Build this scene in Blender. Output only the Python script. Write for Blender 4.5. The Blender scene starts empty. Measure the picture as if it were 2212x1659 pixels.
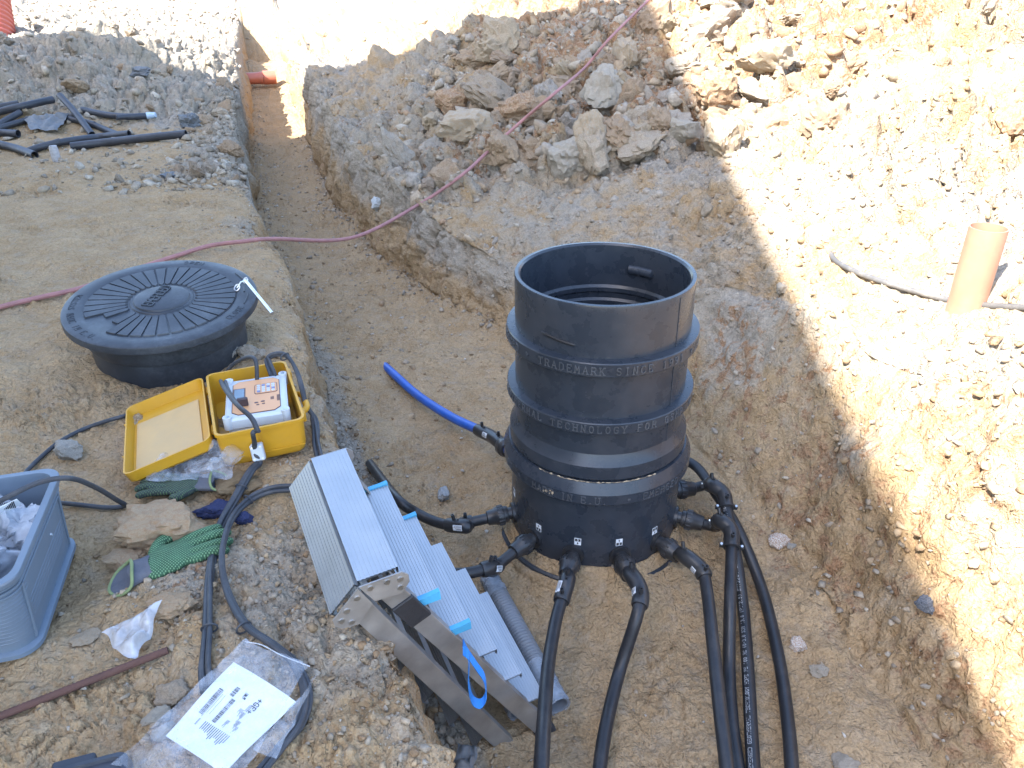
import bpy, math, random, time
import numpy as np
from mathutils import Matrix, Vector
T0 = time.time()
R_ = math.radians
scene = bpy.context.scene
col = scene.collection
rng = np.random.default_rng(7)
random.seed(5)

# ------------------------------------------------------------------ camera
CAM_H, PITCH, ROLL, FPX = 1.25, R_(29), R_(0.7), 1661.7      # camera height above the left bank, metres
def _basis():
    f = np.array([0, math.cos(PITCH), -math.sin(PITCH)]); r = np.array([1., 0, 0]); u = np.cross(r, f)
    c, s = math.cos(ROLL), math.sin(ROLL)
    return c*r - s*u, c*u + s*r, f
CR, CU, CF = _basis()
EYE = np.array([0, 0, CAM_H])
cam = bpy.data.cameras.new('camera'); camo = bpy.data.objects.new('camera', cam); col.objects.link(camo)
cam.sensor_fit = 'HORIZONTAL'; cam.sensor_width = 36; cam.lens = FPX/2212*36; cam.clip_start = .02; cam.clip_end = 2000
camo.matrix_world = Matrix(((CR[0], CU[0], -CF[0], EYE[0]), (CR[1], CU[1], -CF[1], EYE[1]), (CR[2], CU[2], -CF[2], EYE[2]), (0, 0, 0, 1)))
scene.camera = camo

# ------------------------------------------------------------------ sky, sun, exposure
SUN_EL, SUN_AZ = R_(48), R_(225)          # azimuth clockwise from +Y: the sun stands behind and to the left
SUN_DIR = np.array([math.sin(SUN_AZ)*math.cos(SUN_EL), math.cos(SUN_AZ)*math.cos(SUN_EL), math.sin(SUN_EL)])
world = bpy.data.worlds.new('World'); scene.world = world; world.use_nodes = True
wn = world.node_tree; wn.nodes.clear()
sky = wn.nodes.new('ShaderNodeTexSky'); sky.sky_type = 'NISHITA'; sky.sun_disc = False
sky.sun_elevation = SUN_EL; sky.sun_rotation = SUN_AZ; sky.air_density = 1.0; sky.dust_density = 1.2; sky.ozone_density = 1.0
bg = wn.nodes.new('ShaderNodeBackground'); bg.inputs[1].default_value = 0.15
wo = wn.nodes.new('ShaderNodeOutputWorld')
wn.links.new(sky.outputs[0], bg.inputs[0]); wn.links.new(bg.outputs[0], wo.inputs[0])
sun = bpy.data.lights.new('sun', 'SUN'); sun.energy = 3.8; sun.angle = R_(0.53); sun.color = (1, .975, .94)
suno = bpy.data.objects.new('sun', sun); col.objects.link(suno); suno.location = (-8, -8, 12)
suno.rotation_euler = Vector(SUN_DIR.tolist()).to_track_quat('Z', 'Y').to_euler()
vs = scene.view_settings; vs.view_transform = 'Standard'; vs.look = 'None'; vs.exposure = 2.48; vs.gamma = 1.0; vs.use_curve_mapping = False
scene.render.engine = 'CYCLES'
scene.cycles.max_bounces = 8; scene.cycles.transparent_max_bounces = 12

# ------------------------------------------------------------------ helpers: sight lines used to measure the site
def ray(x, y): return CF + CR*(x-1106)/FPX - CU*(y-829.5)/FPX
def at(x, y, z=0.): d = ray(x, y); return EYE + d*((z-CAM_H)/d[2])
def aty(x, y, Y): d = ray(x, y); return EYE + d*(Y/d[1])
def atd(x, y, D): return EYE + ray(x, y)*D
def pr(p):
    v = np.asarray(p)-EYE; z = v@CF
    return 1106+FPX*(v@CR)/z, 829.5-FPX*(v@CU)/z

# ------------------------------------------------------------------ helpers: noise
_perm = np.random.default_rng(3).permutation(256).astype(np.int32); _perm = np.concatenate([_perm]*3)
_g = np.random.default_rng(4).normal(size=(256, 3)); _g = (_g/np.linalg.norm(_g, axis=1)[:, None]).astype(np.float32)
def noise(P, f=1., seed=0.):
    P = (np.asarray(P, np.float32)*np.float32(1) * np.asarray(f, np.float32)) + np.float32(seed*17.31+100.5)
    i = np.floor(P).astype(np.int32); q = P - i; i &= 255
    w = q*q*q*(q*(q*6-15)+10); out = 0
    for dx in (0, 1):
        a = _perm[i[:, 0]+dx]
        for dy in (0, 1):
            b = _perm[a+i[:, 1]+dy]
            for dz in (0, 1):
                g = _g[_perm[b+i[:, 2]+dz]]
                v = g[:, 0]*(q[:, 0]-dx)+g[:, 1]*(q[:, 1]-dy)+g[:, 2]*(q[:, 2]-dz)
                out = out + v*(w[:, 0] if dx else 1-w[:, 0])*(w[:, 1] if dy else 1-w[:, 1])*(w[:, 2] if dz else 1-w[:, 2])
    return out*1.6
def cells(P, f=1., seed=0.):
    """cellular noise: distance to the nearest seed, gap to the second, a random value of the cell"""
    P = np.asarray(P, np.float32)*np.asarray(f, np.float32)+np.float32(seed*7.7+64.3); b = np.floor(P-.5).astype(np.int32)
    f1 = np.full(len(P), 9., np.float32); f2 = f1.copy(); rv = np.zeros(len(P), np.float32)
    for dx in (0, 1):
        for dy in (0, 1):
            for dz in (0, 1):
                c = b+np.array([dx, dy, dz], np.int32); k = _perm[_perm[_perm[c[:, 0] & 255]+(c[:, 1] & 255)]+(c[:, 2] & 255)]
                d = ((P-(c+.5+_g[k]*.42))**2).sum(1); near = d < f1
                f2 = np.where(near, f1, np.minimum(f2, d)); rv = np.where(near, (_perm[k+37]/255.).astype(np.float32), rv); f1 = np.where(near, d, f1)
    f1 = np.sqrt(f1); f2 = np.sqrt(f2); return f1, f2-f1, rv
def sst(a, b, x): t = np.clip((x-a)/(b-a), 0, 1); return t*t*(3-2*t)

# ------------------------------------------------------------------ helpers: meshes and objects
def crom(pts, n=12, closed=False):
    """Catmull-Rom through points, resampled."""
    P = [np.asarray(p, float) for p in pts]
    Q = ([P[-1]]+P+[P[0], P[1]]) if closed else ([2*P[0]-P[1]]+P+[2*P[-1]-P[-2]])
    out = []
    for k in range(1, len(Q)-2):
        for t in np.linspace(0, 1, n, endpoint=False):
            a, b, c, d = Q[k-1], Q[k], Q[k+1], Q[k+2]
            out.append(.5*((2*b)+(-a+c)*t+(2*a-5*b+4*c-d)*t*t+(-a+3*b-3*c+d)*t**3))
    if not closed: out.append(P[-1])
    return np.array(out)
class MB:
    def __init__(s): s.v = []; s.f = []; s.n = 0
    def add(s, v, f):
        v = np.asarray(v, float).reshape(-1, 3); s.v.append(v); s.f += [[i+s.n for i in q] for q in f]; s.n += len(v); return s
    def box(s, c, size, M=None, bev=0.):
        x, y, z = [d/2 for d in size]
        if bev <= 0:
            v = np.array([(a, b, d) for a in (-x, x) for b in (-y, y) for d in (-z, z)], float)
            f = [(0, 1, 3, 2), (4, 6, 7, 5), (0, 4, 5, 1), (2, 3, 7, 6), (0, 2, 6, 4), (1, 5, 7, 3)]
        else:
            e = bev; v = []
            for sx in (-1, 1):
                for sy in (-1, 1):
                    for sz in (-1, 1):
                        v += [(sx*x, sy*(y-e), sz*(z-e)), (sx*(x-e), sy*y, sz*(z-e)), (sx*(x-e), sy*(y-e), sz*z)]
            idx = lambda sx, sy, sz, k: ((sx > 0)*4+(sy > 0)*2+(sz > 0))*3+k
            f = []
            for sx in (-1, 1): f.append([idx(sx, a, b, 0) for a, b in ((-1, -1), (1, -1), (1, 1), (-1, 1))][::sx])
            for sy in (-1, 1): f.append([idx(a, sy, b, 1) for a, b in ((-1, -1), (1, -1), (1, 1), (-1, 1))][::-sy])
            for sz in (-1, 1): f.append([idx(a, b, sz, 2) for a, b in ((-1, -1), (1, -1), (1, 1), (-1, 1))][::sz])
            for a in (-1, 1):
                for b in (-1, 1):
                    f.append([idx(-1, a, b, 1), idx(1, a, b, 1), idx(1, a, b, 2), idx(-1, a, b, 2)][::a*b*-1])
                    f.append([idx(a, -1, b, 0), idx(a, 1, b, 0), idx(a, 1, b, 2), idx(a, -1, b, 2)][::a*b])
                    f.append([idx(a, b, -1, 0), idx(a, b, 1, 0), idx(a, b, 1, 1), idx(a, b, -1, 1)][::-a*b])
                    for d in (-1, 1): f.append([idx(a, b, d, k) for k in range(3)][::a*b*d])
            v = np.array(v)
        if M is not None: v = v@np.asarray(M).T
        return s.add(v+np.asarray(c, float), f)
    def tube(s, path, r, seg=12, cap=True, inner=0., up=None):
        P = np.asarray(path, float); n = len(P); r = np.broadcast_to(np.asarray(r, float), (n,))
        T = np.gradient(P, axis=0); T /= np.linalg.norm(T, axis=1)[:, None]+1e-12
        u = np.array([0, 0, 1.]) if up is None else np.asarray(up, float)
        if abs(T[0]@u) > .95: u = np.array([1., 0, 0])
        N = u - T[0]*(u@T[0]); N /= np.linalg.norm(N); V = []
        a = np.linspace(0, 2*math.pi, seg, endpoint=False)
        for k in range(n):
            N = N - T[k]*(N@T[k]); N /= np.linalg.norm(N); B = np.cross(T[k], N)
            V.append(P[k]+r[k]*(np.cos(a)[:, None]*N+np.sin(a)[:, None]*B))
        F = [(k*seg+i, k*seg+(i+1) % seg, (k+1)*seg+(i+1) % seg, (k+1)*seg+i) for k in range(n-1) for i in range(seg)]
        V = np.concatenate(V)
        if cap and not inner: F += [tuple(range(seg))[::-1], tuple((n-1)*seg+i for i in range(seg))]
        s.add(V, F)
        if inner:       # open pipe: bore and end rings
            c0, c1 = V[:seg], V[-seg:]
            for c, cen, k in ((c0, P[0], 1), (c1, P[-1], -1)):
                tdir = (T[0] if k > 0 else -T[-1])
                ring = cen+(c-cen)*inner; deep = ring+tdir*min(.25, np.linalg.norm(P[0]-P[-1])*.45)
                f = [(i, (i+1) % seg, seg+(i+1) % seg, seg+i)[::k] for i in range(seg)] + [(seg+i, seg+(i+1) % seg, 2*seg+(i+1) % seg, 2*seg+i)[::k] for i in range(seg)] + [tuple(range(2*seg, 3*seg))[::k]]
                s.add(np.concatenate([c, ring, deep]), f)
        return s
    def lathe(s, prof, c=(0, 0, 0), seg=96, M=None, a0=0., a1=2*math.pi):
        prof = np.asarray(prof, float); full = abs(a1-a0-2*math.pi) < 1e-6
        a = np.linspace(a0, a1, seg, endpoint=not full); n = len(prof)
        v = np.array([(r*math.cos(t), r*math.sin(t), z) for t in a for r, z in prof])
        if M is not None: v = v@np.asarray(M).T
        m = len(a); f = [(k*n+i, ((k+1) % m)*n+i, ((k+1) % m)*n+i+1, k*n+i+1) for k in range(m if full else m-1) for i in range(n-1)]
        return s.add(v+np.asarray(c, float), f)
    def cyl(s, p, q, r, seg=14, r2=None): return s.tube([p, q], [r, r if r2 is None else r2], seg)
    def mesh(s, name, org=(0, 0, 0), smooth=None):
        me = bpy.data.meshes.new(name); v = np.concatenate(s.v)-np.asarray(org, float)
        me.from_pydata(v.tolist(), [], s.f); me.update()
        if smooth is not None:
            me.polygons.foreach_set('use_smooth', np.ones(len(me.polygons), bool)); me.set_sharp_from_angle(angle=R_(smooth))
        return me
def empty(name, loc): o = bpy.data.objects.new(name, None); o.empty_display_size = .05; col.objects.link(o); o.location = [float(c) for c in loc]; return o
def tag(o, label=None, cat=None, group=None, kind=None):
    for k, v in (('label', label), ('category', cat), ('group', group), ('kind', kind)):
        if v: o[k] = v
    return o
def thing(name, loc, label, cat, group=None): return tag(empty(name, loc), label, cat, group)
def _world_org(p):
    o = np.zeros(3)
    while p is not None: o = o+np.array(p.location); p = p.parent
    return o
def obj(name, mb, mat, parent=None, smooth=35, loc=None, label=None):
    """One mesh object from world-space geometry; loc = its own origin (children inherit the parent's)."""
    org = _world_org(parent) if parent is not None else np.zeros(3)
    if loc is not None: l = np.asarray(loc, float)-org
    else: l = np.zeros(3)
    me = mb.mesh(name, org+l, smooth) if isinstance(mb, MB) else mb
    o = bpy.data.objects.new(name, me); col.objects.link(o); o.location = l.tolist()
    if mat is not None:
        if len(me.materials) == 0: me.materials.append(mat)
    if parent is not None: o.parent = parent
    if label: o['label'] = label
    return o
def frame(a, b, c): return np.array([a, b, c]).T        # columns = local axes
def nrm(v): v = np.asarray(v, float); return v/np.linalg.norm(v)

# ------------------------------------------------------------------ materials
MATS = {}
def nodes(name):
    m = bpy.data.materials.new(name); m.use_nodes = True; nt = m.node_tree; MATS[name] = m
    return m, nt, nt.nodes['Principled BSDF']
def nz(nt, scale, detail=4, rough=.6, coord='Object', vec=None, dist=0.):
    n = nt.nodes.new('ShaderNodeTexNoise'); n.inputs['Scale'].default_value = scale; n.inputs['Detail'].default_value = detail
    n.inputs['Roughness'].default_value = rough; n.inputs['Distortion'].default_value = dist
    if vec is None:
        tc = nt.nodes.get('TC') or nt.nodes.new('ShaderNodeTexCoord'); tc.name = 'TC'; vec = tc.outputs[coord]
    nt.links.new(vec, n.inputs['Vector']); return n.outputs[0]
def ramp(nt, val, a, b, c0=0., c1=1.):
    n = nt.nodes.new('ShaderNodeMapRange'); n.inputs[1].default_value = a; n.inputs[2].default_value = b
    n.inputs[3].default_value = c0; n.inputs[4].default_value = c1; nt.links.new(val, n.inputs[0]); return n.outputs[0]
def mth(nt, op, a, b=None):
    n = nt.nodes.new('ShaderNodeMath'); n.operation = op
    for k, v in ((0, a), (1, b)):
        if v is None: continue
        if isinstance(v, (int, float)): n.inputs[k].default_value = v
        else: nt.links.new(v, n.inputs[k])
    return n.outputs[0]
def mix(nt, fac, a, b, mode='MIX'):
    n = nt.nodes.new('ShaderNodeMix'); n.data_type = 'RGBA'; n.blend_type = mode
    for k, v in ((0, fac), (6, a), (7, b)):
        if isinstance(v, (int, float)): n.inputs[k].default_value = v
        elif isinstance(v, tuple): n.inputs[k].default_value = (*v, 1)
        else: nt.links.new(v, n.inputs[k])
    return n.outputs[2]
def bump(nt, bsdf, h, strength=.5, dist=.01):
    b = nt.nodes.new('ShaderNodeBump'); b.inputs['Strength'].default_value = strength; b.inputs['Distance'].default_value = dist
    prev = bsdf.inputs['Normal'].links
    if prev: nt.links.new(prev[0].from_socket, b.inputs['Normal'])
    nt.links.new(h, b.inputs['Height']); nt.links.new(b.outputs[0], bsdf.inputs['Normal'])
def plain(name, c, rough=.5, metal=0., dust=0., dustc=(.34, .27, .19), scratch=0., bumpy=0., var=.25, spec=.5, dscale=9):
    m, nt, b = nodes(name)
    n1 = nz(nt, 14, 5); n2 = nz(nt, 90, 4)
    c1 = mix(nt, ramp(nt, n1, .3, .75), tuple(x*(1-var) for x in c), tuple(min(1, x*(1+var*.6)) for x in c))
    if dust:
        nd = nz(nt, dscale, 6, .7); f = mth(nt, 'MULTIPLY', ramp(nt, nd, .45, .8), ramp(nt, n2, .2, .7)); f = mth(nt, 'MULTIPLY', f, dust)
        c1 = mix(nt, f, c1, dustc)
    if scratch:
        v = nt.nodes.new('ShaderNodeMapping'); tc = nt.nodes.get('TC'); nt.links.new(tc.outputs['Object'], v.inputs[0]); v.inputs['Scale'].default_value = (30, 30, 170); v.inputs['Rotation'].default_value = (.3, .2, .4)
        s = nz(nt, 1.2, 3, .5, vec=v.outputs[0]); c1 = mix(nt, mth(nt, 'MULTIPLY', ramp(nt, s, .68, .78), scratch), c1, dustc)
    nt.links.new(c1, b.inputs['Base Color'])
    b.inputs['Metallic'].default_value = metal; b.inputs['Specular IOR Level'].default_value = spec
    nt.links.new(ramp(nt, n1, .25, .8, max(.02, rough-.1), min(1, rough+.14)), b.inputs['Roughness'])
    if bumpy: bump(nt, b, n2, bumpy, .004)
    return m
# ------------------------------------------------------------------ soil materials
def soil_colour(nt, mg, mr, mw, vec=None):
    """ochre sand, grey clay (mg), rusty clay (mr), chalky white (mw), mixed by noise"""
    n0 = nz(nt, 1.6, 5, .6); n1 = nz(nt, 6, 6, .65); n2 = nz(nt, 28, 5, .65); n3 = nz(nt, 130, 4, .7); n4 = nz(nt, 17, 5, .6, dist=.6)
    c = mix(nt, ramp(nt, n1, .3, .72), (.355, .240, .128), (.468, .343, .206))
    c = mix(nt, ramp(nt, n4, .50, .68), c, (.385, .295, .195))
    g = mix(nt, ramp(nt, n2, .3, .7), (.245, .210, .165), (.425, .372, .302))
    g = mix(nt, ramp(nt, n0, .4, .65), g, (.365, .305, .225))
    fg = mth(nt, 'ADD', mg, mth(nt, 'MULTIPLY', mth(nt, 'SUBTRACT', n1, .5), 1.3)); c = mix(nt, ramp(nt, fg, .36, .64), c, g)
    r = mix(nt, ramp(nt, n3, .3, .7), (.235, .130, .070), (.380, .235, .135))
    fr = mth(nt, 'ADD', mr, mth(nt, 'MULTIPLY', mth(nt, 'SUBTRACT', n4, .5), 1.7)); c = mix(nt, ramp(nt, fr, .46, .66), c, r)
    fw = mth(nt, 'ADD', mw, mth(nt, 'MULTIPLY', mth(nt, 'SUBTRACT', n2, .5), 1.9)); c = mix(nt, ramp(nt, fw, .55, .72), c, (.58, .54, .48))
    return mix(nt, 1.0, c, mix(nt, ramp(nt, n3, .28, .72), (.66, .64, .62), (1.12, 1.10, 1.08)), 'MULTIPLY'), n1, n2, n3
def soil_bump(nt, b, n2, n3):
    v = nt.nodes.new('ShaderNodeTexVoronoi'); v.feature = 'DISTANCE_TO_EDGE'; v.inputs['Scale'].default_value = 34
    w = nt.nodes.new('ShaderNodeMapping'); nt.links.new(nt.nodes['TC'].outputs['Object'], w.inputs[0])
    d = nt.nodes.new('ShaderNodeVectorMath'); d.operation = 'ADD'; nt.links.new(w.outputs[0], d.inputs[0])
    nn = nt.nodes.new('ShaderNodeTexNoise'); nn.inputs['Scale'].default_value = 20; nt.links.new(w.outputs[0], nn.inputs['Vector'])
    sc = nt.nodes.new('ShaderNodeVectorMath'); sc.operation = 'SCALE'; sc.inputs['Scale'].default_value = .08; nt.links.new(nn.outputs[1], sc.inputs[0])
    nt.links.new(sc.outputs[0], d.inputs[1]); nt.links.new(d.outputs[0], v.inputs['Vector'])
    v.feature = 'F1'; v.inputs['Scale'].default_value = 36; v2 = nt.nodes.new('ShaderNodeTexVoronoi'); v2.inputs['Scale'].default_value = 95; nt.links.new(d.outputs[0], v2.inputs['Vector'])
    bump(nt, b, ramp(nt, v.outputs['Distance'], .0, .8, 1, 0), .42, .02); bump(nt, b, ramp(nt, v2.outputs['Distance'], .0, .8, 1, 0), .5, .008); bump(nt, b, n2, .5, .02); bump(nt, b, n3, .7, .006)
def soil_material():
    m, nt, b = nodes('soil')
    a = nt.nodes.new('ShaderNodeAttribute'); a.attribute_name = 'zone'
    s = nt.nodes.new('ShaderNodeSeparateColor'); nt.links.new(a.outputs['Color'], s.inputs[0])
    c, n1, n2, n3 = soil_colour(nt, s.outputs[0], s.outputs[1], s.outputs[2])
    nt.links.new(c, b.inputs['Base Color']); b.inputs['Roughness'].default_value = .95; b.inputs['Specular IOR Level'].default_value = .15
    soil_bump(nt, b, n2, n3)
    return m
SOIL = soil_material()
def stone_material(name, attr):
    m, nt, b = nodes(name)
    if attr:
        a = nt.nodes.new('ShaderNodeAttribute'); a.attribute_name = 'tint'; base = a.outputs['Color']; nz(nt, 1)
    else:
        oi = nt.nodes.new('ShaderNodeObjectInfo'); base = None; nz(nt, 1)
        cr = nt.nodes.new('ShaderNodeValToRGB'); nt.links.new(oi.outputs['Random'], cr.inputs[0]); el = cr.color_ramp.elements
        el[0].position = 0; el[0].color = (.33, .29, .24, 1); el[1].position = 1; el[1].color = (.37, .33, .28, 1)
        for p, c in ((.25, (.37, .28, .19, 1)), (.45, (.34, .25, .17, 1)), (.6, (.36, .33, .29, 1)), (.8, (.42, .34, .24, 1))): e = el.new(p); e.color = c
        base = cr.outputs[0]
    n2 = nz(nt, 26, 6, .7); n3 = nz(nt, 120, 4, .7); n1 = nz(nt, 8, 4)
    c = mix(nt, ramp(nt, n2, .3, .7), mix(nt, 1., base, (.62, .58, .54), 'MULTIPLY'), mix(nt, 1., base, (1.2, 1.16, 1.1), 'MULTIPLY'))
    c = mix(nt, mth(nt, 'MULTIPLY', ramp(nt, n1, .55, .72), .55), c, (.30, .18, .10)) if not attr else c
    c = mix(nt, mth(nt, 'MULTIPLY', ramp(nt, n3, .6, .75), .35), c, (.62, .59, .54))
    nt.links.new(c, b.inputs['Base Color']); b.inputs['Roughness'].default_value = .93; b.inputs['Specular IOR Level'].default_value = .2
    bump(nt, b, n2, .6, .02); bump(nt, b, n3, .5, .005)
    return m
STONE_MIX = stone_material('rubble_stone', True); CLOD = stone_material('clay_clod', False)
def rock_mat(name, c, c2=None, spots=None):
    m, nt, b = nodes(name); n1 = nz(nt, 11, 5); n2 = nz(nt, 45, 5, .7); n3 = nz(nt, 190, 3)
    x = mix(nt, ramp(nt, n2, .3, .7), tuple(k*.7 for k in c), tuple(k*1.15 for k in c))
    if c2: x = mix(nt, ramp(nt, n1, .45, .6), x, c2)
    if spots: x = mix(nt, mth(nt, 'MULTIPLY', ramp(nt, n2, .6, .7), .7), x, spots)
    nt.links.new(x, b.inputs['Base Color']); b.inputs['Roughness'].default_value = .9; b.inputs['Specular IOR Level'].default_value = .25
    bump(nt, b, n2, .5, .01); bump(nt, b, n3, .4, .003); return m

# ------------------------------------------------------------------ the ground: left bank, trench and pit, right bank in one sheet
def tps(pts):
    X = np.array([p[:2] for p in pts]); Z = np.array([p[2] for p in pts]); n = len(X)
    k = lambda A, B: (lambda d2: .5*d2*np.log(d2+1e-9))(((A[:, None, :]-B[None])**2).sum(-1))
    K = k(X, X)+np.eye(n)*.02; P = np.c_[np.ones(n), X]
    W = np.linalg.solve(np.block([[K, P], [P.T, np.zeros((3, 3))]]), np.r_[Z, 0, 0, 0])
    def ev(x, y):
        out = np.empty(len(x)); Q = np.c_[x, y]
        for i in range(0, len(x), 60000):
            q = Q[i:i+60000]; out[i:i+60000] = k(q, X)@W[:n]+np.c_[np.ones(len(q)), q]@W[n:]
        return out
    return ev
def table(pts, n=10):
    c = crom([(p[0], p[1], 0) for p in pts], n); return c[:, 0], c[:, 1]
# left top edge, right foot of the trench / pit: x as a function of y
LE = table([(-8, 1.6), (-3, .9), (0, .12), (.5, -.02), (.862, -.135), (1.2, -.275), (1.55, -.41), (1.918, -.53), (2.397, -.70), (3.318, -1.02), (4.2, -1.43), (4.85, -1.68), (6.2, -2.16), (9.7, -3.22), (13, -4.2), (18, -5.7), (24, -7.5), (40, -12)])
RF = table([(-8, 3.0), (-3, 2.2), (0, 1.36), (.6, 1.2), (1.2, 1.1), (1.5, 1.03), (1.95, .93), (2.6, .80), (3.1, .66), (3.5, .40), (3.87, .0), (4.2, -.27), (4.85, -.75), (5.66, -1.16), (7.03, -1.67), (9.34, -2.37), (13, -3.45), (18, -4.9), (24, -6.6), (40, -11)])
RWID = ([-8, .5, 1.2, 1.9, 2.6, 3.2, 3.6, 4.0, 4.6, 6, 9, 40], [.6, .5, .45, .42, .40, .40, .30, .17, .13, .12, .11, .11])
def wig(y, s, a=.03): 
    P = np.c_[y*2.1, y*0+s, y*0]; Q = np.c_[y*7.3, y*0+s, y*0+3]; return a*noise(P)+.4*a*noise(Q)
def edges(y):
    xl = np.interp(y, *LE)+wig(y, 1.5, .035); xf = np.interp(y, *RF)+wig(y, 9.5, .04)
    return xl, xl+.09, np.maximum(xf, xl+.3), np.maximum(xf, xl+.3)+np.interp(y, *RWID)
def Pxy(x, y, Y): return tuple(aty(x, y, Y))
CH = (.285, 2.2)          # chamber axis
ZR = tps([(-2.0, 9.0, .14), (-1.52, 7.5, .06), (-1.1, 6.2, -.04), (-.85, 5.4, -.13), (-.58, 4.87, -.2), (-.33, 4.5, -.26), (-.05, 4.15, -.25), (.12, 4.02, -.22),
          Pxy(1000, 450, 4.7), Pxy(1000, 400, 5.05), Pxy(900, 400, 5.3), Pxy(800, 300, 6.3), Pxy(1300, 500, 4.15), Pxy(1110, 500, 4.3), Pxy(1550, 400, 4.2), Pxy(1640, 480, 3.6),
          Pxy(1750, 720, 2.6), Pxy(1900, 1100, 1.85), Pxy(2100, 900, 1.85), Pxy(2200, 1300, 1.4), Pxy(2200, 1640, 1.2), Pxy(1600, 700, 3.0), Pxy(1750, 1000, 2.25), Pxy(2200, 800, 1.9),
          Pxy(2090, 655, 2.35), Pxy(1900, 560, 2.8), Pxy(2200, 450, 3.05), Pxy(2000, 300, 4.2), Pxy(2200, 30, 5.2), Pxy(1700, 200, 5.4), Pxy(1350, 30, 7.2), Pxy(1300, 250, 5.9), Pxy(1000, 100, 7.6),
          Pxy(1000, 330, 5.6), Pxy(750, 160, 8.7), Pxy(1150, 400, 5.0), (0, 10, .62), (2, 9, .95), (4, 8, 1.15), (-1.9, 12, .35), (0, 14, .75), (4, 14, 1.3), (6, 4, 1.0), (3, 2, .45), (3, 0, .4), (1.7, .5, -.2), (2.6, 1.2, .35),
          (-3, 16, .4), (-4, 19, .45), (-2, 24, .9), (6, 22, 1.3), (-4, 30, 1.0), (9, 12, 1.4), (10, 2, 1.0), (2.6, -5, 0), (8, -6, .5)])
ZL = tps([(-.3, .6, 0), (-1, .6, 0), (-2, .8, 0), (-.3, 1.2, .01), (-.8, 1.4, 0), (-1.5, 1.6, 0), (-.8, 2.0, .01), (-1.2, 2.5, .06), (-.9, 2.9, .03), (-2, 3, .04), (-1.4, 3.8, .03), (-2.5, 4.5, .04), (-1.9, 5.2, .05), (-2.4, 6.2, .07),
          Pxy(250, 300, 6.4), Pxy(100, 300, 6.4), Pxy(400, 260, 6.9), Pxy(150, 60, 8.6), Pxy(250, 80, 8.6), Pxy(400, 170, 8.5), Pxy(0, 120, 8.6), Pxy(120, 190, 7.3), Pxy(300, 170, 7.7), (-3.05, 8.5, .12), (-3.5, 10, .15), (-4.6, 10.4, .42), (-6, 10.2, .5),
          (-5.5, 13, .35), (-4.6, 13.5, .2), (-8, 13, .5), (-6.4, 18, .3), (-9, 20, .6), (-8, 28, .8), (-14, 28, 1), (-7, 6, .2), (-7, 2, .1), (-4, 1, .03), (-8, -5, 0), (-1, -5, 0), (0, -2, 0)])
def smax(a, b): return np.maximum(a, b)
def base(x, y):
    """height of the undisturbed sheet, and the zone weights"""
    x = np.asarray(x, float); y = np.asarray(y, float); xl, xlf, xf, xt = edges(y)
    zl = ZL(np.minimum(x, xl), y); far = sst(30, 60, np.hypot(x, y)); zl = zl*(1-far)+.6*far
    zr = ZR(np.maximum(x, xt), y); zr = zr+.10*sst(3.9, 4.6, y)*sst(14, 11, y)*np.exp(-(np.maximum(x-xt, 0)/.22)**2); zr = zr*(1-far)+.6*far
    d = np.hypot(x-CH[0], y-CH[1])
    zf = -.605+.078*np.exp(-np.maximum(d-.30, 0)**2/.02)+.032*np.exp(-((d-.295)/.022)**2)+.03*sst(.25, 0, x-xlf)+.05*sst(.3, 0, xf-x)
    zf = zf+sst(11.5, 14.0, y)*.08+sst(13.25, 13.6, y)*sst(17, 13.9, y)*.22
    end = np.maximum(sst(17.2, 17.7, y), sst(-3, -4, y)); zf = zf*(1-end)+zl*end
    inl = x < xl
    zl = np.where(inl, zl-.05*np.exp(-np.maximum(xl-x, 0)/.07), zl-.05)
    s1 = np.clip((x-xl)/(xlf-xl), 0, 1); s2 = np.clip((x-xf)/(xt-xf), 0, 1)
    far_wall = sst(3.6, 4.4, y)
    prof = np.where(s2 > 0, (1-far_wall)*(.35*s2+.65*sst(0, 1, s2))+far_wall*(s2**.6), 0)
    z = np.where(x < xl, zl, np.where(x < xlf, zl*(1-s1**.7)+zf*s1**.7, np.where(x < xf, zf, np.where(x < xt, zf*(1-prof)+zr*prof, zr))))
    return z, (s1, s2, xl, xlf, xf, xt)
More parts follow.
